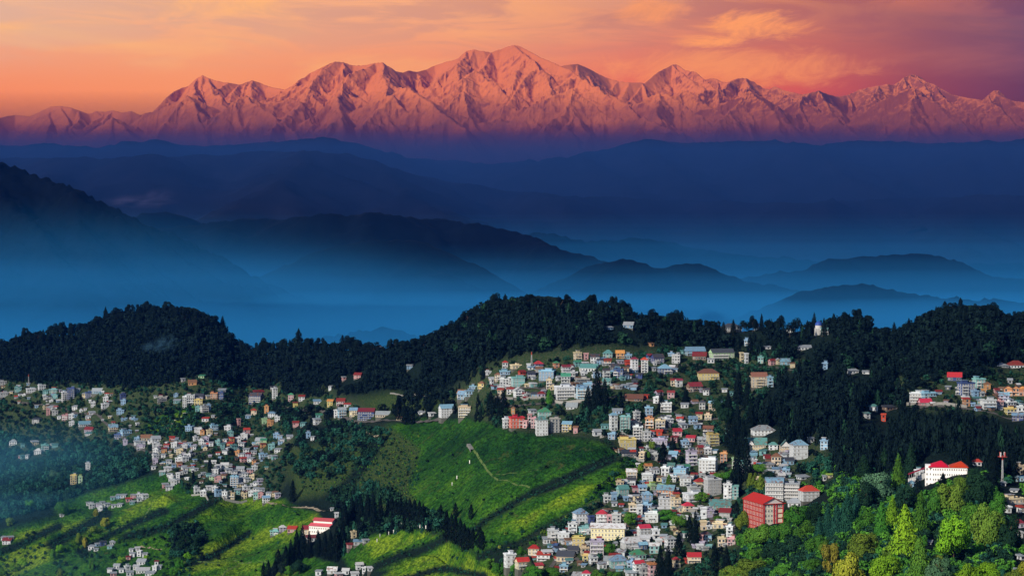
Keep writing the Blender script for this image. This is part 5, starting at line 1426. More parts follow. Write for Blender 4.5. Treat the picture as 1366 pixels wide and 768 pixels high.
def build_green_hotel():
    p = ground(1008, 602)
    k = p.y / F
    root = root_at('hotel', 'cream hotel with broad teal roof and white-edged gable dormers', 'hotel', p, math.radians(-6))
    W_, D_, h = 27 * k, 12, 9 * k
    b = MB()
    b.box(-W_ / 2, W_ / 2, 0, D_, -6, h, 0)
    b.build('wall', [M_WALL['C']], root)
    for i in range(2):
        for j in range(8):
            put_window(root, -W_ / 2 + (j + 0.5) * W_ / 8, -0.02, i * h / 2 + 0.7, 0, 0.9, 0.9)
    b = MB()
    roof_shape(b, 'L', W_, D_, h, random.Random(1), 0, 1, 1.2, 6.0 * k + 2)
    b.build('roof', [M_ROOF['t'], M_WALL['C']], root)
    for xc in (-W_ * 0.22,):
        b = MB()
        w2, r = 9 * k / 2, 6.5 * k
        b.quad((xc - w2, -1.5, h), (xc, -1.5, h + r), (xc, D_ / 2, h + r), (xc - w2, 3, h), 0)
        b.quad((xc, -1.5, h + r), (xc + w2, -1.5, h), (xc + w2, 3, h), (xc, D_ / 2, h + r), 0)
        n_ = len(b.v); b.v += [(xc - w2 * 0.94, -1.3, h), (xc, -1.3, h + 0.001), (xc + w2 * 0.94, -1.3, h), (xc, -1.3, h + r * 0.95)]; b.f.append((n_, n_ + 1, n_ + 2, n_ + 3)); b.m.append(1)
        b.build('dormer', [M_ROOF['t'], M_TRIM], root)
    RECTS.append((994, 583, 1022, 600, p.y))
    p = ground(1048, 603)
    root = root_at('hotel', 'cream hotel wing with steep teal gable facing the valley', 'hotel', p, math.radians(-6))
    b = MB()
    W_, h = 17 * k, 8 * k
    b.box(-W_ / 2, W_ / 2, 0, 11, -6, h, 0)
    b.build('wall', [M_WALL['C']], root)
    for i in range(2):
        for j in range(5):
            put_window(root, -W_ / 2 + (j + 0.5) * W_ / 5, -0.02, i * h / 2 + 0.6, 0, 0.9, 0.85)
    b = MB()
    roof_shape(b, 'A', W_ * 0.7, 10, h, random.Random(1), 0, 1, 1.0, 8 * k)
    b.build('roof', [M_ROOF['t'], M_TRIM], root)
    RECTS.append((1038, 585, 1058, 602, p.y))


def build_blue_hotel():
    for (u, v, wp, hp, lab, wm, rc) in ((1033, 670, 24, 27, 'five-storey pale grey hotel with arched blue sheet roof behind the red hostel', 'W', 'b'), (1056, 667, 20, 22, 'grey-green hotel wing with stacked balconies behind the red hostel', 'S', 's')):
        p = ground(u, v)
        k = p.y / F
        root = root_at('hotel', lab, 'hotel', p, math.radians(-10))
        W_, D_, h = wp * k, 12, hp * k
        st = 5
        b = MB()
        b.box(-W_ / 2, W_ / 2, 0, D_, -8, h, 0)
        b.build('wall', [M_WALL[wm]], root)
        for i in range(st):
            for j in range(7):
                put_window(root, -W_ / 2 + (j + 0.5) * W_ / 7, -0.02, i * h / st + 0.8, 0, 0.9, 0.95)
        for i in range(1, st):
            b = MB()
            z = i * h / st
            b.box(-W_ / 2, W_ / 2, -1.2, -0.25, z - 0.1, z + 0.1, 0)
            b.box(-W_ / 2, W_ / 2, -1.2, -1.08, z + 0.1, z + 0.9, 0)
            b.build('balcony', [M_TRIM], root)
        b = MB()
        if rc == 'b':
            n = 8
            for i in range(n):
                a0, a1 = math.pi * i / n, math.pi * (i + 1) / n
                y0, y1 = D_ / 2 - (D_ / 2 + 0.6) * math.cos(a0), D_ / 2 - (D_ / 2 + 0.6) * math.cos(a1)
                z0, z1 = h + 3.6 * math.sin(a0), h + 3.6 * math.sin(a1)
                b.quad((-W_ / 2 - 0.5, y0, z0), (W_ / 2 + 0.5, y0, z0), (W_ / 2 + 0.5, y1, z1), (-W_ / 2 - 0.5, y1, z1))
            b.box(-W_ / 2 - 0.5, W_ / 2 + 0.5, -0.6, D_ + 0.6, h - 0.2, h - 0.004, 0)
        else:
            roof_shape(b, 'F', W_, D_, h, random.Random(4), 0, 0)
        b.build('roof', [M_ROOF[rc]], root)
        RECTS.append((u - wp / 2, v - hp - 5, u + wp / 2, v, p.y))


def build_temple():
    p = ground(1093, 447)
    k = p.y / F
    root = root_at('temple', 'white temple with round blue dome rising from the wooded crest', 'temple', p, 0)
    b = MB()
    b.box(-5 * k, 5 * k, 0, 9 * k, -5, 9 * k, 0)
    for i in range(5):
        x = -4 * k + i * 2 * k
        b.box(x - 0.45, x + 0.45, -0.5, -0.003, 0, 8.6 * k, 0)
    b.build('wall', [M_TRIM], root)
    b = MB()
    b.cyl(0, 4.5 * k, 4.6 * k, 4.6 * k, 9 * k + 0.003, 13 * k, 0, 20)
    b.build('drum', [M_TRIM], root)
    b = MB()
    prev = None
    for i in range(8):
        a0, a1 = math.pi / 2 * i / 8, math.pi / 2 * (i + 1) / 8
        b.cyl(0, 4.5 * k, 5.0 * k * math.cos(a0), max(5.0 * k * math.cos(a1), 0.05), 13 * k + 5.2 * k * math.sin(a0), 13 * k + 5.2 * k * math.sin(a1), 0, 20, False)
    b.cyl(0, 4.5 * k, 0.35, 0.05, 13 * k + 5.15 * k, 13 * k + 7.5 * k, 0, 6)
    b.build('dome', [painted('dome_blue', (0.03, 0.08, 0.42), 0.15, 0.5)], root)
    RECTS.append((1086, 420, 1100, 447, p.y))


def lattice_mast(u, v, hp, label, top=False, wbase=1.6):
    p = ground(u, v)
    k = p.y / F
    root = root_at('radio_mast', label, 'mast', p, 0.3)
    h = hp * k
    b = MB()
    n = max(4, int(h / 3))
    m = 0
    for i in range(n):
        z0, z1 = h * i / n - (1 if i == 0 else 0), h * (i + 1) / n
        r0, r1 = wbase * (1 - 0.75 * i / n), wbase * (1 - 0.75 * (i + 1) / n)
        m = 2 if i < n - 1 else 1
        c0 = [(r0, r0), (-r0, r0), (-r0, -r0), (r0, -r0)]
        c1 = [(r1, r1), (-r1, r1), (-r1, -r1), (r1, -r1)]
        for j in range(4):
            b.bar((*c0[j], z0), (*c1[j], z1), 0.09, m)
            b.bar((*c0[j], z0), (*c1[(j + 1) % 4], z1), 0.045, m)
            b.bar((*c1[j], z1), (*c1[(j + 1) % 4], z1), 0.045, m)
    b.build('tower', [M_TRIM, M_RED, M_STEEL], root)
    if top:
        b = MB()
        b.box(-2.4, 2.4, -2.4, 2.4, h - 1.2, h - 0.9, 1)
        for j in range(4):
            a = j * math.pi / 2 + 0.4
            x, y = 2.1 * math.cos(a), 2.1 * math.sin(a)
            b.box(x - 0.35, x + 0.35, y - 0.35, y + 0.35, h - 0.9, h + 2.2, j % 2)
        b.build('antenna', [M_TRIM, M_RED], root)


def build_flags():
    """white prayer flags on bare poles along the edge of the tea"""
    b = MB()
    b.cyl(0, 0, 0.08, 0.05, -0.6, 4.2, 0, 6)
    pole = b.mesh('pole', [M_STEEL])
    b = MB()
    n = 6
    for i in range(n):
        x0, x1 = 0.06, 0.75
        o0, o1 = 0.12 * math.sin(i * 1.3), 0.12 * math.sin((i + 1) * 1.3)
        z0, z1 = 0.9 + 3.1 * i / n, 0.9 + 3.1 * (i + 1) / n
        b.quad((x0, 0.0, z0), (x1, o0, z0), (x1, o1, z1), (x0, 0.0, z1))
        b.quad((x0, 0.02, z1), (x1, o1 + 0.02, z1), (x1, o0 + 0.02, z0), (x0, 0.02, z0))
    flag = b.mesh('flag', [painted('flag_cotton', (0.82, 0.82, 0.80), 0.1)])
    spots = [(532, 698), (535, 699.5), (538, 700), (541, 700.5), (544, 701), (547, 701.5), (549.5, 702), (552, 703), (554, 703), (557, 704), (560, 704.5), (563, 705), (567, 706), (545, 707), (518, 714), (524, 712), (529, 711), (506, 717), (502, 723), (626, 619), (609, 640), (602, 648)]
    for i, (u, v) in enumerate(spots):
        grp = i < 14
        p = ground(u, v)
        mid = 'standing in the long row above the yellow-green hump' if grp else ('standing alone further down the tea hump' if i < 19 else 'standing alone on the big tea slope')
        r = root_at('prayer_flag', 'white prayer flag on a bare pole ' + mid, 'prayer flag', p, (i * 0.7) % 1.0 - 0.5, 'prayer flags ' + mid)
        for nm, me in (('pole', pole), ('flag', flag)):
            link(nm, me, r)


def ribbon(name, label, uv, width, mat, lift=0.12, kind='structure', cat=None):
    """a strip that lies on the hillside"""
    pts = []
    for (a, b_) in zip(uv, uv[1:]):
        p, q = ground(*a), ground(*b_)
        n = max(2, int((q - p).length / 5))
        for i in range(n):
            pts.append(p.lerp(q, i / n))
    pts.append(ground(*uv[-1]))
    co, fs = [], []
    for i, p in enumerate(pts):
        d = (pts[min(i + 1, len(pts) - 1)] - pts[max(i - 1, 0)])
        nrm = Vector((-d.y, d.x, 0)).normalized() * width / 2
        zc = height_at(p.x, p.y)
        for s_ in (-1, 1):
            x, y = p.x + s_ * nrm.x, p.y + s_ * nrm.y
            co.append((x, y, max(height_at(x, y), zc - 0.5) + lift))
        if i:
            fs.append((2 * i - 2, 2 * i - 1, 2 * i + 1, 2 * i))
    o = link(name, poly_mesh(name, np.array(co), np.array(fs), mat))
    tag(o, label, cat, None, kind)
    return o


def stone_wall(label, uv, h, thick, mat):
    pts = []
    for (a, b_) in zip(uv, uv[1:]):
        p, q = ground(*a), ground(*b_)
        n = max(2, int((q - p).length / 6))
        pts += [p.lerp(q, i / n) for i in range(n)]
    pts.append(ground(*uv[-1]))
    b = MB()
    for p, q in zip(pts, pts[1:]):
        d = (q - p)
        nrm = Vector((-d.y, d.x, 0)).normalized() * thick / 2
        zp, zq = height_at(p.x, p.y), height_at(q.x, q.y)
        n = len(b.v)
        b.v += [(p.x - nrm.x, p.y - nrm.y, zp - 1), (q.x - nrm.x, q.y - nrm.y, zq - 1), (q.x + nrm.x, q.y + nrm.y, zq - 1), (p.x + nrm.x, p.y + nrm.y, zp - 1),
                (p.x - nrm.x, p.y - nrm.y, zp + h), (q.x - nrm.x, q.y - nrm.y, zq + h), (q.x + nrm.x, q.y + nrm.y, zq + h), (p.x + nrm.x, p.y + nrm.y, zp + h)]
        for f in ((0, 1, 5, 4), (2, 3, 7, 6), (4, 5, 6, 7)):
            b.f.append(tuple(n + i for i in f)); b.m.append(0)
    o = b.build('retaining_wall', [mat])
    tag(o, label, 'wall')


def build_marks():
    build_hostel(); build_school(); build_long_block(); build_factory(); build_green_hotel(); build_blue_hotel(); build_temple()
    lattice_mast(709, 489, 20, 'slender red and white radio mast above the upper town roofs', False, 0.8)
    lattice_mast(38, 517, 18, 'slender radio mast standing against the dark hill above hazy houses', False, 0.8)
    lattice_mast(1337, 645, 38, 'tall telephone mast with red antenna platform near the white school', True, 0.6)
    build_flags()
    m, nd = new_mat('trodden_earth')
    g = nd.n('ShaderNodeNewGeometry')
    finish(nd, nd.ramp(nd.noise(g.outputs['Position'], 0.4, 4), [(0.3, (0.16, 0.14, 0.10)), (0.7, (0.34, 0.29, 0.22))]), 0.9, spec=0.05)
    m2, nd = new_mat('trodden_grass')
    g = nd.n('ShaderNodeNewGeometry')
    finish(nd, nd.ramp(nd.noise(g.outputs['Position'], 0.4, 4), [(0.3, (0.045, 0.11, 0.025)), (0.7, (0.13, 0.17, 0.06))]), 0.9, spec=0.05)
    for uv, wd, mm in (([(628, 597), (641, 615), (655, 632), (668, 640), (690, 647), (706, 650)], 1.8, m2), ([(660, 632), (700, 629), (722, 627)], 1.0, m2),
                       ([(186, 728), (204, 730), (216, 732)], 3.0, m), ([(232, 751), (275, 749), (320, 750), (345, 747), (378, 746)], 2.4, m2),
                       ([(358, 669), (376, 673), (400, 676), (420, 678), (436, 681)], 4.2, m), ([(228, 650), (205, 668), (196, 684), (190, 697), (160, 702), (128, 712)], 2.0, m2),
                       ([(320, 750), (300, 763), (290, 776)], 1.8, m2), ([(270, 566), (288, 557), (300, 552)], 2.4, m), ([(196, 580), (215, 567), (235, 551)], 2.2, m), ([(725, 456), (745, 459), (760, 463)], 2.5, m), ([(330, 652), (360, 664)], 2, m), ([(480, 573), (492, 579), (505, 581)], 2.5, m), ([(1035, 752), (1060, 760), (1078, 765)], 2.2, m2)):
        ribbon('path', None, uv, wd, mm)
    rm, nd = new_mat('old_asphalt')
    g = nd.n('ShaderNodeNewGeometry')
    finish(nd, nd.ramp(nd.noise(g.outputs['Position'], 0.5, 4), [(0.3, (0.05, 0.05, 0.05)), (0.7, (0.12, 0.115, 0.11))]), 0.9, spec=0.1)
    for uv, wd in (([(655, 540), (700, 541), (745, 540), (790, 536), (830, 528), (870, 534), (900, 552), (930, 562), (960, 558)], 5.0), ([(650, 513), (690, 518), (730, 518), (770, 516), (815, 520), (860, 518)], 4.5), ([(826, 605), (870, 600), (905, 604), (940, 608), (975, 622), (1010, 628), (1050, 640)], 5.0),
                   ([(815, 655), (850, 662), (890, 686), (925, 688), (955, 692), (985, 706)], 4.5), ([(700, 756), (745, 741), (800, 748), (840, 738), (880, 742), (900, 760)], 4.5), ([(10, 540), (70, 540), (130, 552), (170, 590), (215, 608), (260, 606), (310, 598), (360, 578)], 4.5), ([(380, 545), (430, 548), (470, 562), (530, 561), (590, 560)], 5.0), ([(1195, 545), (1250, 542), (1310, 548), (1366, 556)], 5.0), ([(890, 490), (930, 485), (1000, 490), (1060, 494)], 4.5)):
        ribbon('road', None, uv, wd, rm, 0.25)
    for lab, uv, h_ in (('grey retaining wall under the upper town beside the mast', [(660, 531), (700, 533), (735, 531)], 2.5), ('long grey retaining wall below the terraced block', [(740, 537), (770, 537), (795, 535)], 3.0), ('stained retaining wall below the yellow block', [(825, 603), (845, 612), (858, 616)], 3.2),
                        ('grey retaining wall in the middle of the lower town', [(880, 662), (900, 680), (930, 684)], 2.6), ('low retaining wall beneath the grey tower block', [(800, 584), (830, 579), (850, 590)], 2.4), ('grey retaining wall under the right-hand hill street', [(1210, 540), (1250, 540), (1290, 544)], 2.5)):
        stone_wall(lab, uv, h_, 0.9, M_CONC)
    # terrace edges of the green strip above the village and of the brown terraces below the upper wood
    for uv, lab in (([(207, 571), (226, 571)], 'lowest'), ([(220, 566), (232, 565)], 'second'), ([(230, 561), (238, 560)], 'third'), ([(240, 557), (248, 556)], 'fourth'), ([(244, 552), (254, 551)], 'topmost')):
        stone_wall('pale stone terrace wall, ' + lab + ' on the green strip above the village', uv, 1.2, 0.8, M_CONC)
    stone_wall('long concrete retaining wall edging the village rim above the tea', [(256, 661), (275, 663), (300, 667), (330, 668)], 2.2, 1.0, M_CONC)
    stone_wall('pale stepped stone wall at the head of the tea slope path', [(624, 594), (630, 602)], 2.0, 3.2, M_CONC)
    stone_wall('upper brown terrace wall in the clearing beneath the dark wood', [(520, 525), (560, 527), (584, 529)], 1.6, 0.8, M_CONC)


build_marks()


# ------------------------------------------------------------------ trees
def leaf_quads(centers, outward, size, rng):
    """one small bent leaf clump per centre, facing mostly the way the crown's skin faces there"""
    n = len(centers)
    nrm = outward + rng.normal(size=(n, 3)) * 0.42
    nrm /= np.linalg.norm(nrm, axis=1)[:, None]
    t_ = rng.normal(size=(n, 3))
    t_ -= (t_ * nrm).sum(1)[:, None] * nrm
    t_ /= np.linalg.norm(t_, axis=1)[:, None]
    b_ = np.cross(nrm, t_)
    s_ = size * rng.uniform(0.6, 1.4, n)[:, None]
    a = centers - t_ * s_ - b_ * s_ * 0.7
    b = centers + t_ * s_ - b_ * s_ * 0.55
    c = centers + t_ * s_ * 0.8 + b_ * s_ * 0.7 - nrm * s_ * 0.3
    d = centers - t_ * s_ * 0.9 + b_ * s_ * 0.6
    co = np.stack([a, b, c, d], axis=1).reshape(-1, 3)
    return co, np.arange(n * 4).reshape(n, 4)


def broad_points(rng, n, lobes, squash=0.9):
    """points on the skin of an uneven heap of lobes inside a unit crown (z 0.18..1, radius about 0.5)"""
    ctr, rad = [], []
    for i in range(lobes):
        zc = rng.uniform(0.34, 0.84)
        rmax = 0.37 * math.sqrt(max(0.05, 1 - ((zc - 0.50) / 0.48) ** 2))
        a = rng.uniform(0, 2 * math.pi)
        r = rmax * math.sqrt(rng.uniform(0.1, 1.0))
        ctr.append((r * math.cos(a), r * math.sin(a), zc))
        rad.append(rng.uniform(0.10, 0.20))
    ctr, rad = np.array(ctr), np.array(rad)
    k = rng.choice(lobes, n, p=rad ** 2 / (rad ** 2).sum())
    d = rng.normal(size=(n, 3))
    d[:, 2] += 0.3
    d /= np.linalg.norm(d, axis=1)[:, None]
    bump = 1 + 0.10 * np.sin(d[:, 0] * 9 + k) * np.sin(d[:, 1] * 9 + 2 * k) + 0.06 * np.sin(d[:, 2] * 17 + k)
    p = ctr[k] + d * rad[k][:, None] * (bump * rng.uniform(0.84, 1.06, n))[:, None]
    p[:, 2] *= squash
    o = d + 0.55 * (p - np.array([0, 0, 0.45])) / 0.5
    return p, o, k


def conifer_points(rng, n, slim=0.5, ragged=0.2):
    """tiers of drooping boughs round a pole, wide below and pointed above (z 0.06..1)"""
    z = 1 - np.sqrt(rng.uniform(0.0, 1.0, n)) * 0.94
    tier = np.floor(z * 16) / 16.0
    fr = (z - tier) * 16
    prof = (1 - z) ** 0.72 * (0.80 + 0.35 * (1 - fr))
    a = rng.uniform(0, 2 * math.pi, n)
    lump = 1 + ragged * np.sin(a * 3 + tier * 40) + ragged * np.sin(a * 5 - tier * 77)
    r = 0.5 * prof * lump * np.sqrt(rng.uniform(0.45, 1.0, n))
    p = np.stack([r * np.cos(a), r * np.sin(a), z - 0.05 * r], axis=1)
    o = np.stack([np.cos(a), np.sin(a), 0.35 + 0.5 * (1 - fr)], axis=1)
    return p, o / np.linalg.norm(o, axis=1)[:, None], (tier * 16).astype(int)


def column_points(rng, n, ragged=0.25):
    z = rng.uniform(0.05, 1.0, n)
    prof = np.where(z < 0.25, 0.55 + 1.8 * z, np.clip(1.0 - ((z - 0.25) / 0.75) ** 2.2, 0, 1))
    a = rng.uniform(0, 2 * math.pi, n)
    lump = 1 + ragged * np.sin(a * 2 + z * 23) + ragged * np.sin(a * 4 - z * 31)
    r = 0.5 * prof * lump * np.sqrt(rng.uniform(0.5, 1.0, n))
    o = np.stack([np.cos(a), np.sin(a), 0.3 + 0.4 * np.sin(z * 40)], axis=1)
    return np.stack([r * np.cos(a), r * np.sin(a), z], axis=1), o / np.linalg.norm(o, axis=1)[:, None], (z * 8).astype(int)


def crown_arrays(kind, seed, n, size):
    rng = np.random.default_rng(seed)
    if kind == 'broad':
        p, o, k = broad_points(rng, n, int(rng.integers(14, 24)))
    elif kind == 'conifer':
        p, o, k = conifer_points(rng, n)
    elif kind == 'column':
        p, o, k = column_points(rng, n)
    else:                                              # 'open': a thin crown of separate clumps
        p, o, k = broad_points(rng, n, 16)
        p[:, :2] *= 1.15
    co, q = leaf_quads(p, o, size, rng)
    tone = rng.uniform(0.82, 1.18, int(k.max()) + 1)[k] * rng.uniform(0.85, 1.15, len(k))
    return co, q, tone


def leaf_mat(name, a, b, tips=None):
    m, nd = new_mat(name)
    at = nd.n('ShaderNodeAttribute', attribute_name='tone')
    oi = nd.n('ShaderNodeObjectInfo')
    c = nd.mix(nd.maprange(at.outputs['Fac'], 0.6, 1.4, 0, 1, False), a, b)
    if tips:
        c = nd.mix(nd.maprange(at.outputs['Fac'], 1.22, 1.45), c, tips)
    hsv = nd.n('ShaderNodeHueSaturation')
    nd.l(c, hsv.inputs['Color'])
    nd.l(nd.maprange(oi.outputs['Random'], 0, 1, 0.75, 1.25, False), hsv.inputs['Value'])
    nd.l(nd.maprange(nd.math('FRACT', nd.math('MULTIPLY', oi.outputs['Random'], 9.7)), 0, 1, 0.485, 0.515, False), hsv.inputs['Hue'])
    finish(nd, hsv.outputs[0], 0.8, None, 0.04)
    return m


LEAF = {
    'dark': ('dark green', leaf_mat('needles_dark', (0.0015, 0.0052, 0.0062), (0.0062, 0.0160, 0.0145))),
    'deep': ('deep green', leaf_mat('leaves_deep', (0.005, 0.020, 0.014), (0.016, 0.050, 0.024))),
    'mid': ('mid green', leaf_mat('leaves_mid', (0.024, 0.10, 0.018), (0.085, 0.23, 0.024))),
    'bright': ('bright green', leaf_mat('leaves_bright', (0.055, 0.17, 0.012), (0.19, 0.38, 0.018))),
    'olive': ('olive green', leaf_mat('leaves_olive', (0.040, 0.10, 0.016), (0.16, 0.25, 0.03), (0.28, 0.26, 0.05))),
    'yellow': ('yellow-flowering', leaf_mat('leaves_yellow', (0.10, 0.16, 0.018), (0.34, 0.36, 0.035), (0.62, 0.52, 0.10))),
    'rust': ('tawny yellow', leaf_mat('leaves_rust', (0.12, 0.15, 0.018), (0.36, 0.33, 0.05))),
    'pale': ('pale grey-green', leaf_mat('leaves_pale', (0.035, 0.095, 0.050), (0.10, 0.21, 0.11))),
    'teal': ('bluish green', leaf_mat('needles_teal', (0.008, 0.045, 0.034), (0.024, 0.095, 0.058))),
}


def crown_mesh(kind, seed, n, size):
    co, q, tone = crown_arrays(kind, seed, n, size)
    return poly_mesh('crown', co, q, LEAF['dark'][1], False, {'tone': ('FACE', tone)})


def trunk_mesh(kind, seed):
    rng = random.Random(seed)
    b = MB()
    zt = 0.85 if kind in ('conifer', 'column') else 0.62
    n = 6
    px, py = 0, 0
    for i in range(n):
        z0, z1 = -0.12 + (zt + 0.12) * i / n, -0.12 + (zt + 0.12) * (i + 1) / n
        r0, r1 = 0.035 * (1 - 0.8 * i / n), 0.035 * (1 - 0.8 * (i + 1) / n)
        b.cyl(0, 0, r0, r1, z0, z1, 0, 6, False)
    for i in range(5):
        a = i * 1.26 + rng.uniform(-0.3, 0.3)
        z = rng.uniform(0.3, 0.55)
        r = 0.28 if kind not in ('conifer', 'column') else 0.16
        b.bar((0, 0, z), (r * math.cos(a), r * math.sin(a), z + (0.2 if r > 0.2 else 0.03)), 0.010, 0)
    return b.mesh('trunk', [M_BARK])


CROWNS = {'broad': [crown_mesh('broad', 100 + i, 5200, 0.019) for i in range(7)], 'conifer': [crown_mesh('conifer', 200 + i, 3200, 0.021) for i in range(4)],
          'column': [crown_mesh('column', 300 + i, 1500, 0.032) for i in range(4)], 'open': [crown_mesh('open', 400 + i, 900, 0.030) for i in range(3)],
          'small': [crown_mesh('broad', 500 + i, 600, 0.055) for i in range(4)]}
TRUNKS = {k: trunk_mesh(k, 3) for k in ('broad', 'conifer')}
TREES = []


def put_tree(u, v, hp, wp, kind, leaf, rng, label, place=None, group=None, cat='tree', name=None, depth=None):
    p = ground(u, v)
    k = p.y / F
    h, w_ = hp * k, wp * k
    root = bpy.data.objects.new(name or {'conifer': 'conifer_tree', 'column': 'cypress_tree', 'small': 'bush'}.get(kind, 'broadleaf_tree'), None)
    COL.objects.link(root)
    root.location = p
    root.rotation_euler = (0, 0, rng.uniform(0, 6.28))
    root['category'] = cat
    c = bpy.data.objects.new('crown', rng.choice(CROWNS[kind]))
    COL.objects.link(c)
    c.parent = root
    zf = 1.0 / (0.96 if kind in ('conifer', 'column') else 0.90)
    c.scale = (w_ * 1.08, w_ * 1.08, h * zf)
    if kind in ('broad', 'open', 'small'):
        c.location = (0, 0, -0.10 * h)
    c.material_slots[0].link = 'OBJECT'
    c.material_slots[0].material = LEAF[leaf][1]
    t_ = bpy.data.objects.new('trunk', TRUNKS['conifer' if kind in ('conifer', 'column') else 'broad'])
    COL.objects.link(t_)
    t_.parent = root
    t_.scale = (min(w_, h * 0.5), min(w_, h * 0.5), h)
    if group:
        root['group'] = group
    if place is None:
        root['label'] = label
    else:
        TREES.append((root, label, place, u, v))
    return root


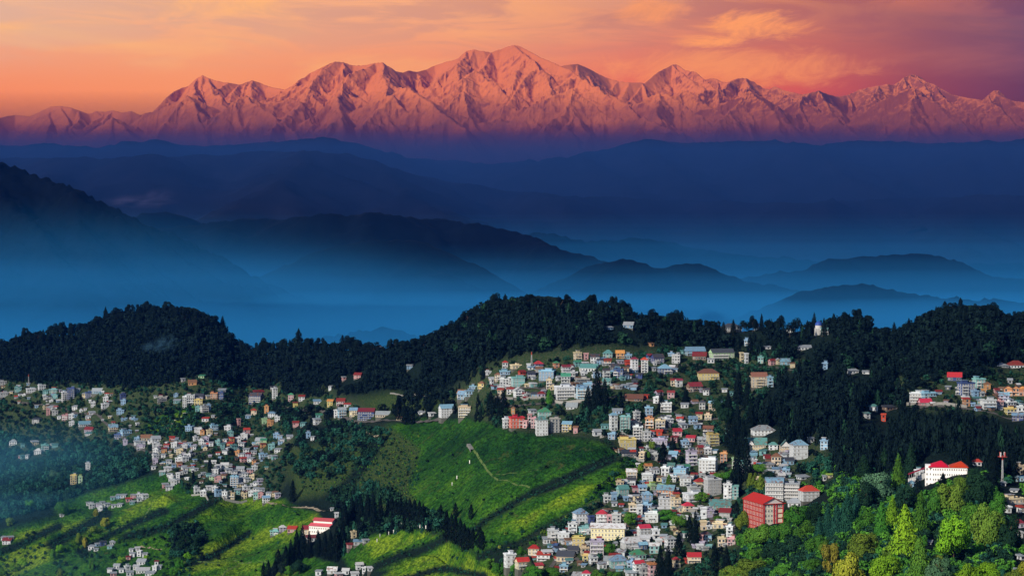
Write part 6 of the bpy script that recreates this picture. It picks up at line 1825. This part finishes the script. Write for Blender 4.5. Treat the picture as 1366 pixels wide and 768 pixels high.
def build_single_trees():
    rng = random.Random(77)
    kinds = {'broad': 'broadleaf tree', 'conifer': 'conifer', 'column': 'cypress', 'open': 'thin-crowned tree', 'small': 'bush'}

    def T(u, v, h, w_, kind, leaf, extra=''):
        size = 'large ' if h * w_ > 1900 else ('small ' if h * w_ < 260 else '')
        lab = size + LEAF[leaf][0] + ' ' + kinds[kind] + extra
        if 'yellow' in LEAF[leaf][0] and kind == 'conifer':
            lab = size + 'yellowish conifer'
        put_tree(u, v, h, w_, kind, leaf, rng, lab, where(u, v - h * 0.4), 'trees of the hillside')

    # the lit wood at the lower right of the view
    for (u, v, h, w_, kind, leaf) in ((1131, 792, 64, 46, 'broad', 'yellow'), (1108, 768, 50, 28, 'broad', 'rust'), (1101, 745, 26, 20, 'broad', 'olive'), (1152, 752, 48, 48, 'broad', 'olive'), (1180, 790, 58, 50, 'broad', 'bright'),
        (1188, 752, 32, 24, 'broad', 'olive'), (1207, 748, 76, 46, 'conifer', 'bright'), (1176, 724, 56, 24, 'conifer', 'mid'), (1190, 712, 52, 24, 'conifer', 'bright'), (1155, 716, 42, 32, 'broad', 'mid'), (1228, 720, 66, 30, 'conifer', 'mid'),
        (1246, 690, 44, 26, 'broad', 'mid'), (1268, 690, 52, 42, 'broad', 'olive'), (1272, 752, 72, 48, 'broad', 'bright'), (1298, 720, 56, 36, 'broad', 'mid'), (1318, 738, 74, 46, 'broad', 'olive'), (1344, 740, 64, 44, 'broad', 'deep'), (1305, 676, 52, 48, 'broad', 'deep'), (1285, 664, 34, 30, 'broad', 'olive'),
        (1330, 692, 40, 28, 'broad', 'mid'), (1254, 788, 52, 40, 'broad', 'pale'), (1250, 770, 36, 30, 'broad', 'olive'), (1290, 790, 44, 36, 'broad', 'bright'), (1316, 790, 46, 44, 'broad', 'bright'), (1350, 792, 40, 38, 'broad', 'olive'), (1372, 788, 50, 32, 'broad', 'yellow'), (1226, 775, 62, 34, 'conifer', 'mid'),
        (1170, 672, 50, 52, 'broad', 'pale'), (1152, 680, 42, 36, 'broad', 'deep'), (1198, 660, 56, 22, 'conifer', 'mid'), (1208, 690, 52, 34, 'broad', 'deep'), (1224, 672, 34, 26, 'conifer', 'dark'), (1258, 660, 28, 12, 'column', 'dark'),
        (1116, 722, 50, 22, 'conifer', 'teal'), (1104, 716, 44, 20, 'conifer', 'teal'), (1092, 728, 38, 18, 'conifer', 'teal'), (1130, 716, 62, 24, 'conifer', 'teal'), (1142, 708, 50, 20, 'conifer', 'teal'), (1088, 702, 36, 28, 'broad', 'deep'), (1064, 704, 34, 38, 'broad', 'mid'), (1072, 726, 36, 32, 'broad', 'mid'),
        (1042, 726, 34, 36, 'broad', 'mid'), (1014, 732, 38, 44, 'broad', 'mid'), (989, 708, 30, 20, 'broad', 'olive'), (996, 734, 34, 30, 'broad', 'mid'), (1030, 752, 32, 36, 'broad', 'deep'), (1056, 744, 34, 40, 'broad', 'deep'), (1090, 744, 34, 34, 'broad', 'mid'), (1001, 772, 32, 46, 'broad', 'olive'), (974, 780, 30, 36, 'broad', 'olive'),
        (1040, 778, 26, 30, 'broad', 'mid'), (1066, 786, 28, 30, 'broad', 'mid'), (1084, 768, 26, 26, 'broad', 'mid'), (1012, 754, 26, 30, 'broad', 'mid'), (1152, 640, 34, 26, 'conifer', 'deep'), (1180, 636, 40, 20, 'conifer', 'deep'), (1215, 634, 44, 20, 'conifer', 'deep'), (1300, 650, 30, 26, 'broad', 'deep'), (1320, 660, 36, 30, 'broad', 'dark'),
        (1292, 622, 22, 12, 'conifer', 'dark'), (1326, 640, 46, 20, 'conifer', 'dark'), (1350, 640, 40, 22, 'conifer', 'dark')):
        T(u, v, h, w_, kind, leaf)
    # dark cypresses: around the factory, under the tea, in the town
    for (u, v, h, w_) in ((396, 752, 48, 13), (404, 744, 44, 15), (413, 744, 36, 13), (388, 760, 42, 12), (382, 766, 38, 10), (425, 742, 36, 13), (433, 744, 36, 13), (441, 746, 40, 14), (449, 748, 46, 17), (457, 736, 44, 15), (459, 716, 50, 19), (470, 706, 44, 16), (351, 770, 20, 6), (358, 771, 24, 7), (367, 771, 25, 8), (371, 752, 20, 8),
        (482, 704, 46, 14), (491, 702, 46, 14), (499, 708, 50, 14), (507, 704, 42, 12), (475, 694, 34, 14),
        (518, 700, 34, 9), (523, 699, 36, 10), (529, 698, 33, 9), (535, 697, 34, 10), (541, 698, 30, 9), (547, 699, 34, 10), (553, 700, 33, 10), (559, 701, 33, 9), (565, 702, 30, 9), (588, 690, 18, 6), (608, 690, 20, 7), (628, 692, 20, 7),
        (596, 722, 40, 11), (602, 722, 36, 10), (608, 726, 38, 10), (614, 728, 36, 10), (619, 734, 36, 11), (625, 734, 30, 9), (631, 732, 28, 9), (640, 732, 30, 10), (644, 734, 26, 8),
        (391, 670, 30, 8), (280, 632, 20, 6), (258, 646, 18, 5), (927, 728, 48, 13), (920, 724, 36, 10), (881, 769, 42, 15), (891, 772, 46, 17), (906, 748, 38, 11), (953, 766, 42, 11), (969, 764, 38, 13), (982, 690, 22, 10),
        (983, 582, 46, 16), (978, 606, 50, 16), (991, 612, 56, 17), (984, 645, 58, 17), (996, 640, 54, 16), (972, 596, 40, 14), (1002, 575, 44, 16), (985, 540, 46, 18), (996, 548, 42, 15), (972, 556, 36, 14), (985, 660, 40, 14), (975, 665, 36, 12),
        (796, 548, 58, 20), (806, 545, 40, 16), (785, 548, 34, 14), (672, 548, 28, 16), (664, 546, 22, 12), (655, 545, 24, 13), (885, 622, 32, 11), (898, 602, 20, 12), (882, 548, 26, 12), (915, 538, 22, 12), (531, 560, 30, 9), (540, 566, 26, 10), (549, 566, 24, 9), (607, 552, 14, 6), (985, 478, 34, 8), (1000, 476, 30, 8)):
        T(u, v, h, w_, 'column' if w_ < 12 else 'conifer', 'dark')
    # loose trees among the houses and hedges in the tea
    for (u, v, h, w_, kind, leaf) in ((732, 541, 22, 8, 'column', 'mid'), (960, 552, 26, 24, 'broad', 'deep'), (968, 566, 26, 22, 'broad', 'deep'), (870, 600, 14, 10, 'broad', 'olive'), (862, 612, 14, 12, 'broad', 'mid'), (855, 630, 14, 8, 'broad', 'olive'), (893, 650, 18, 8, 'column', 'olive'), (936, 670, 16, 22, 'broad', 'mid'), (890, 695, 18, 26, 'broad', 'mid'), (905, 705, 22, 22, 'broad', 'mid'), (842, 700, 20, 22, 'broad', 'mid'),
        (690, 766, 18, 20, 'broad', 'mid'), (712, 774, 22, 30, 'broad', 'mid'), (735, 776, 22, 34, 'broad', 'mid'), (696, 742, 14, 14, 'broad', 'mid'), (668, 766, 18, 26, 'broad', 'mid'), (654, 758, 16, 20, 'broad', 'mid'), (815, 740, 18, 18, 'broad', 'mid'), (958, 700, 14, 14, 'broad', 'mid'), (1012, 632, 16, 24, 'broad', 'mid'), (1026, 640, 14, 22, 'broad', 'deep'), (975, 640, 16, 26, 'broad', 'mid'), (960, 642, 14, 20, 'broad', 'mid'),
        (1004, 656, 30, 16, 'broad', 'olive'), (1014, 660, 26, 14, 'column', 'olive'), (796, 776, 18, 22, 'broad', 'mid'), (820, 776, 16, 22, 'broad', 'mid'),
        (82, 690, 26, 18, 'broad', 'mid'), (89, 686, 14, 8, 'broad', 'bright'), (40, 680, 16, 16, 'broad', 'mid'), (14, 702, 14, 12, 'broad', 'olive'), (128, 690, 14, 9, 'broad', 'yellow'), (141, 704, 16, 14, 'broad', 'yellow'), (125, 712, 14, 16, 'open', 'olive'), (107, 726, 18, 14, 'broad', 'olive'), (114, 732, 18, 8, 'broad', 'rust'), (72, 746, 16, 12, 'broad', 'mid'), (80, 738, 14, 12, 'broad', 'bright'), (30, 756, 14, 14, 'broad', 'bright'), (20, 762, 14, 14, 'broad', 'bright'),
        (122, 762, 18, 8, 'broad', 'mid'), (80, 772, 16, 10, 'broad', 'olive'), (4, 770, 14, 12, 'broad', 'mid'), (162, 752, 12, 14, 'broad', 'bright'), (240, 758, 14, 12, 'broad', 'mid'), (250, 748, 14, 12, 'broad', 'bright'), (270, 746, 10, 6, 'column', 'dark'), (292, 746, 9, 5, 'column', 'dark'), (248, 736, 26, 20, 'broad', 'deep'), (262, 730, 20, 16, 'broad', 'deep'), (238, 722, 20, 14, 'broad', 'deep'), (400, 766, 22, 24, 'broad', 'deep'), (372, 782, 22, 12, 'broad', 'olive'), (386, 768, 16, 14, 'broad', 'mid'), (232, 768, 14, 14, 'broad', 'mid'), (196, 748, 10, 10, 'broad', 'bright'),
        (72, 640, 16, 14, 'broad', 'pale'), (108, 655, 14, 20, 'broad', 'deep')):
        T(u, v, h, w_, kind, leaf)
    # the crest: every tree that stands out against the valley
    u = -8.0
    while u < 1376:
        top = float(np.interp(u, SKY_U, SKY_V)) + rng.uniform(-6.0, 9.0)
        r = rng.random()
        tall = 960 < u < 1120 or 880 < u < 930 or 1180 < u < 1225
        if (tall and r < 0.55) or r < 0.16:
            kind, w_ = ('column' if r < 0.10 else 'conifer'), rng.uniform(7, 12)
        elif r > 0.86:
            kind, w_ = 'open', rng.uniform(14, 22)
        else:
            kind, w_ = 'broad', rng.uniform(13, 22)
        h = rng.uniform(18, 27)
        base = top + h
        # stand it on the crest itself
        c = int(round((u - T_us[0]) / 1.3))
        vc = float(T_TOPV[-1, min(max(c, 0), len(T_us) - 1)])
        base = max(base, vc + 0.8)
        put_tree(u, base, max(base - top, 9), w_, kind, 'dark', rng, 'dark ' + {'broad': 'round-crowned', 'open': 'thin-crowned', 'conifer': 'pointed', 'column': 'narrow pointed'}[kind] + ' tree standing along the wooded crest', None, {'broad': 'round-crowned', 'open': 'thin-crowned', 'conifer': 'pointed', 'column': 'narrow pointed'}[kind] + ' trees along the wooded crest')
        u += rng.uniform(8.5, 14.5)
    unique_labels(TREES)


# woods too thick to count, and the shrubs between the houses
FORESTS = [  # polygon, spacing in metres, height range, kinds, leaf tones
    ([(1400, 400), (1720, 415), (1720, 860), (1380, 860), (1400, 640), (1420, 560), (1420, 480)], 10.0, (12, 20), 'bc', 'dark'),
    ([(-350, 440), (-60, 445), (-60, 700), (-350, 760)], 11.0, (9, 17), 'bc', 'dark'),
    ([(-60, 440), (0, 455), (100, 430), (200, 405), (300, 430), (325, 465), (400, 445), (480, 452), (560, 445), (640, 405), (750, 398), (850, 412), (960, 430), (1100, 425), (1170, 435), (1260, 410), (1420, 408), (1420, 480), (1300, 490), (1270, 498), (1200, 500), (1130, 560), (1100, 575), (1060, 560), (1060, 500), (1010, 470), (900, 462), (800, 460), (740, 468), (660, 482), (600, 510), (560, 520), (500, 522), (440, 530), (380, 525), (330, 515), (250, 508), (180, 520), (100, 512), (-60, 510)], 9.5, (13, 22), 'cb', 'dark'),
    ([(1000, 520), (1100, 500), (1220, 540), (1300, 560), (1420, 560), (1420, 700), (1330, 640), (1240, 600), (1200, 640), (1120, 640), (1110, 600), (1070, 620), (1000, 560)], 9.5, (16, 26), 'cc', 'dark'),
    ([(1050, 640), (1110, 630), (1230, 640), (1330, 630), (1420, 660), (1420, 860), (960, 860), (990, 720), (1040, 700)], 7.5, (6, 10), 'bb', 'under'),
    ([(-60, 560), (60, 600), (160, 590), (215, 610), (215, 630), (120, 655), (60, 680), (-60, 710)], 9.0, (8, 14), 'bb', 'deepmix'),
    ([(225, 708), (262, 700), (275, 722), (262, 742), (230, 744)], 7.5, (7, 11), 'bb', 'deep'),
    ([(380, 560), (480, 570), (520, 580), (490, 620), (440, 640), (400, 640), (380, 610)], 12.0, (7, 12), 'bb', 'deepmix'),
    ([(330, 530), (480, 560), (400, 600), (380, 560)], 10.0, (8, 14), 'bc', 'dark'),
    ([(440, 660), (500, 650), (560, 690), (590, 690), (600, 710), (510, 712), (450, 745)], 9.0, (9, 16), 'bc', 'deep'),
    ([(560, 520), (650, 495), (670, 560), (590, 562), (520, 570), (500, 560)], 10.5, (10, 17), 'cb', 'dark'),
    ([(1000, 640), (1110, 600), (1120, 650), (1060, 690), (985, 700), (1000, 670)], 8.0, (6, 11), 'bb', 'deepmix'),
    ([(1190, 535), (1420, 545), (1420, 575), (1180, 560)], 9.0, (9, 16), 'cb', 'dark'),
    ([(1200, 490), (1366, 488), (1366, 505), (1260, 508), (1215, 525)], 9.5, (7, 12), 'bb', 'dark'),
    ([(760, 545), (820, 520), (880, 520), (860, 545), (830, 575), (760, 570)], 10.0, (8, 14), 'bc', 'deep'),
]
SHRUBS = [
    ([(640, 490), (900, 468), (1060, 480), (960, 600), (1000, 700), (960, 790), (660, 790), (760, 690), (830, 620), (800, 580), (660, 570)], 8.0, (3.5, 8), 'deepmix'),
    ([(190, 540), (400, 540), (370, 665), (250, 660), (200, 610)], 8.0, (3.5, 8), 'deepmix'),
    ([(0, 505), (250, 505), (400, 515), (480, 545), (330, 560), (200, 600), (0, 610)], 8.5, (4, 9), 'deep'),
    ([(0, 715), (230, 700), (260, 770), (0, 790)], 15.0, (3, 7), 'deepmix'),
    ([(400, 585), (520, 570), (560, 640), (480, 670), (400, 650)], 7.0, (1.5, 4), 'deepmix'),
    ([(400, 650), (480, 600), (560, 575), (555, 670), (520, 690), (470, 660)], 5.0, (1.0, 2.4), 'mixed'),
    ([(640, 720), (760, 690), (680, 760), (600, 745)], 9.0, (2, 5), 'mixed'),
    ([(545, 600), (660, 565), (830, 600), (720, 700), (650, 740), (580, 700)], 34.0, (1.6, 4.5), 'deep'),
    ([(190, 700), (330, 660), (420, 690), (330, 790), (180, 790)], 30.0, (1.6, 4.0), 'deep'),
    ([(1180, 500), (1400, 490), (1400, 560), (1200, 545)], 8.0, (3, 7), 'deep'),
    ([(880, 460), (1070, 460), (1060, 500), (900, 500)], 8.5, (4, 8), 'deep'),
]
RAVINE_SHRUB = 5.0


def scatter(name, label, jobs, seed, per, size, kind_of, dup_clear):
    rng = np.random.default_rng(seed)
    protos = {'b': [crown_arrays('broad', 600 + i, per, size) for i in range(4)], 'c': [crown_arrays('conifer', 700 + i, per, size * 0.95) for i in range(3)]}
    CO, Q, TO, MI = [], [], [], []
    base = 0
    mats = ['dark', 'deep', 'mid', 'bright', 'olive', 'teal']
    pick = {'dark': [0], 'deep': [1, 1, 0, 5], 'deepmix': [1, 1, 5, 0, 5], 'mixed': [1, 2, 2, 5, 4, 1], 'under': [1, 2, 5, 1, 2]}
    count = 0
    for (poly, spacing, hr, kinds, tone) in jobs:
        px = np.array([p[0] for p in poly]); pv = np.array([p[1] for p in poly])
        # candidates on the hillside's own grid, thinned to the wanted spacing in metres
        c0 = max(0, int((px.min() - T_us[0]) / 1.3)); c1 = min(len(T_us) - 1, int((px.max() - T_us[0]) / 1.3))
        Xs, Ys, Zs = T_X[:T_FRONT, c0:c1], T_Y[:T_FRONT, c0:c1], T_Z[:T_FRONT, c0:c1]
        us_, vs_ = T_PU[:T_FRONT, c0:c1], T_PV[:T_FRONT, c0:c1]
        keep = poly_mask(us_, vs_, poly, 1.5) > 0.5
        ii, jj = np.nonzero(keep)
        if not len(ii):
            continue
        cell = np.floor(Xs[ii, jj] / spacing).astype(np.int64) * 100003 + np.floor(Ys[ii, jj] / spacing).astype(np.int64)
        perm = rng.permutation(len(ii))
        _, first = np.unique(cell[perm], return_index=True)
        sel = perm[first]
        for s_ in sel:
            i, j = ii[s_], jj[s_]
            x, y, z, u, v = Xs[i, j], Ys[i, j], Zs[i, j], us_[i, j], vs_[i, j]
            h = rng.uniform(*hr)
            k = F / y
            skyv = np.interp(u, SKY_U, SKY_V)
            if v - h * k < skyv + 3:
                h = (v - skyv - 3) / k
                if h < 3.0:
                    continue
            kd = kinds[rng.integers(0, len(kinds))]
            wd = h * (rng.uniform(0.75, 1.15) if kd == 'b' else rng.uniform(0.34, 0.5))
            hu, hv = wd * k * 0.5, h * k
            hit = False
            for (x0, y0, x1, y1, yy) in RECTS:
                if u + hu * 0.8 > x0 and u - hu * 0.8 < x1 and v - hv < y1 - (y1 - y0) * dup_clear and v > y0 + 2 and y < yy + 6:
                    hit = True
                    break
                if abs(u - (x0 + x1) / 2) < (x1 - x0) / 2 and abs(y - yy - 5) < 9:
                    hit = True
                    break
            if hit:
                continue
            co, q, to = protos[kd][rng.integers(0, len(protos[kd]))]
            a = rng.uniform(0, 6.283)
            ca, sa = math.cos(a), math.sin(a)
            xs, ys_ = co[:, 0] * wd, co[:, 1] * wd
            P = np.stack([x + xs * ca - ys_ * sa, y + xs * sa + ys_ * ca, z + co[:, 2] * h * 1.08 - 0.12 * h], axis=1)
            CO.append(P.astype(np.float32)); Q.append(q + base); TO.append(to * rng.uniform(0.8, 1.2))
            pk = pick[tone]
            if tone == 'dark' and u > 600 and rng.random() < 0.05:
                pk = [1]
            MI.append(np.full(len(q), pk[rng.integers(0, len(pk))], np.int32))
            base += len(co)
            count += 1
    me = poly_mesh(name, np.concatenate(CO), np.concatenate(Q), [LEAF[m][1] for m in mats], False, {'tone': ('FACE', np.concatenate(TO))}, np.concatenate(MI))
    o = link(name, me)
    tag(o, label, name, None, 'stuff')
    print(name, count, base // 4)


def ravine_jobs():
    out = []
    for line, h, wd in RAVINES[:10]:
        up = [(u - 2, v - wd * 0.45) for u, v in line]
        dn = [(u + 2, v + wd * 0.45) for u, v in reversed(line)]
        out.append((up + dn, RAVINE_SHRUB, (1.3, 3.0), 'b', 'deepmix'))
    return out


build_single_trees()
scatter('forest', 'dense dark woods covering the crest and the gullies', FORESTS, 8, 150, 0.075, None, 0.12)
scatter('shrubs', 'low green shrubs filling gaps between houses and gullies', [(p, s_, hr, 'b', t_) for (p, s_, hr, t_) in SHRUBS] + ravine_jobs(), 9, 110, 0.085, None, 0.35)
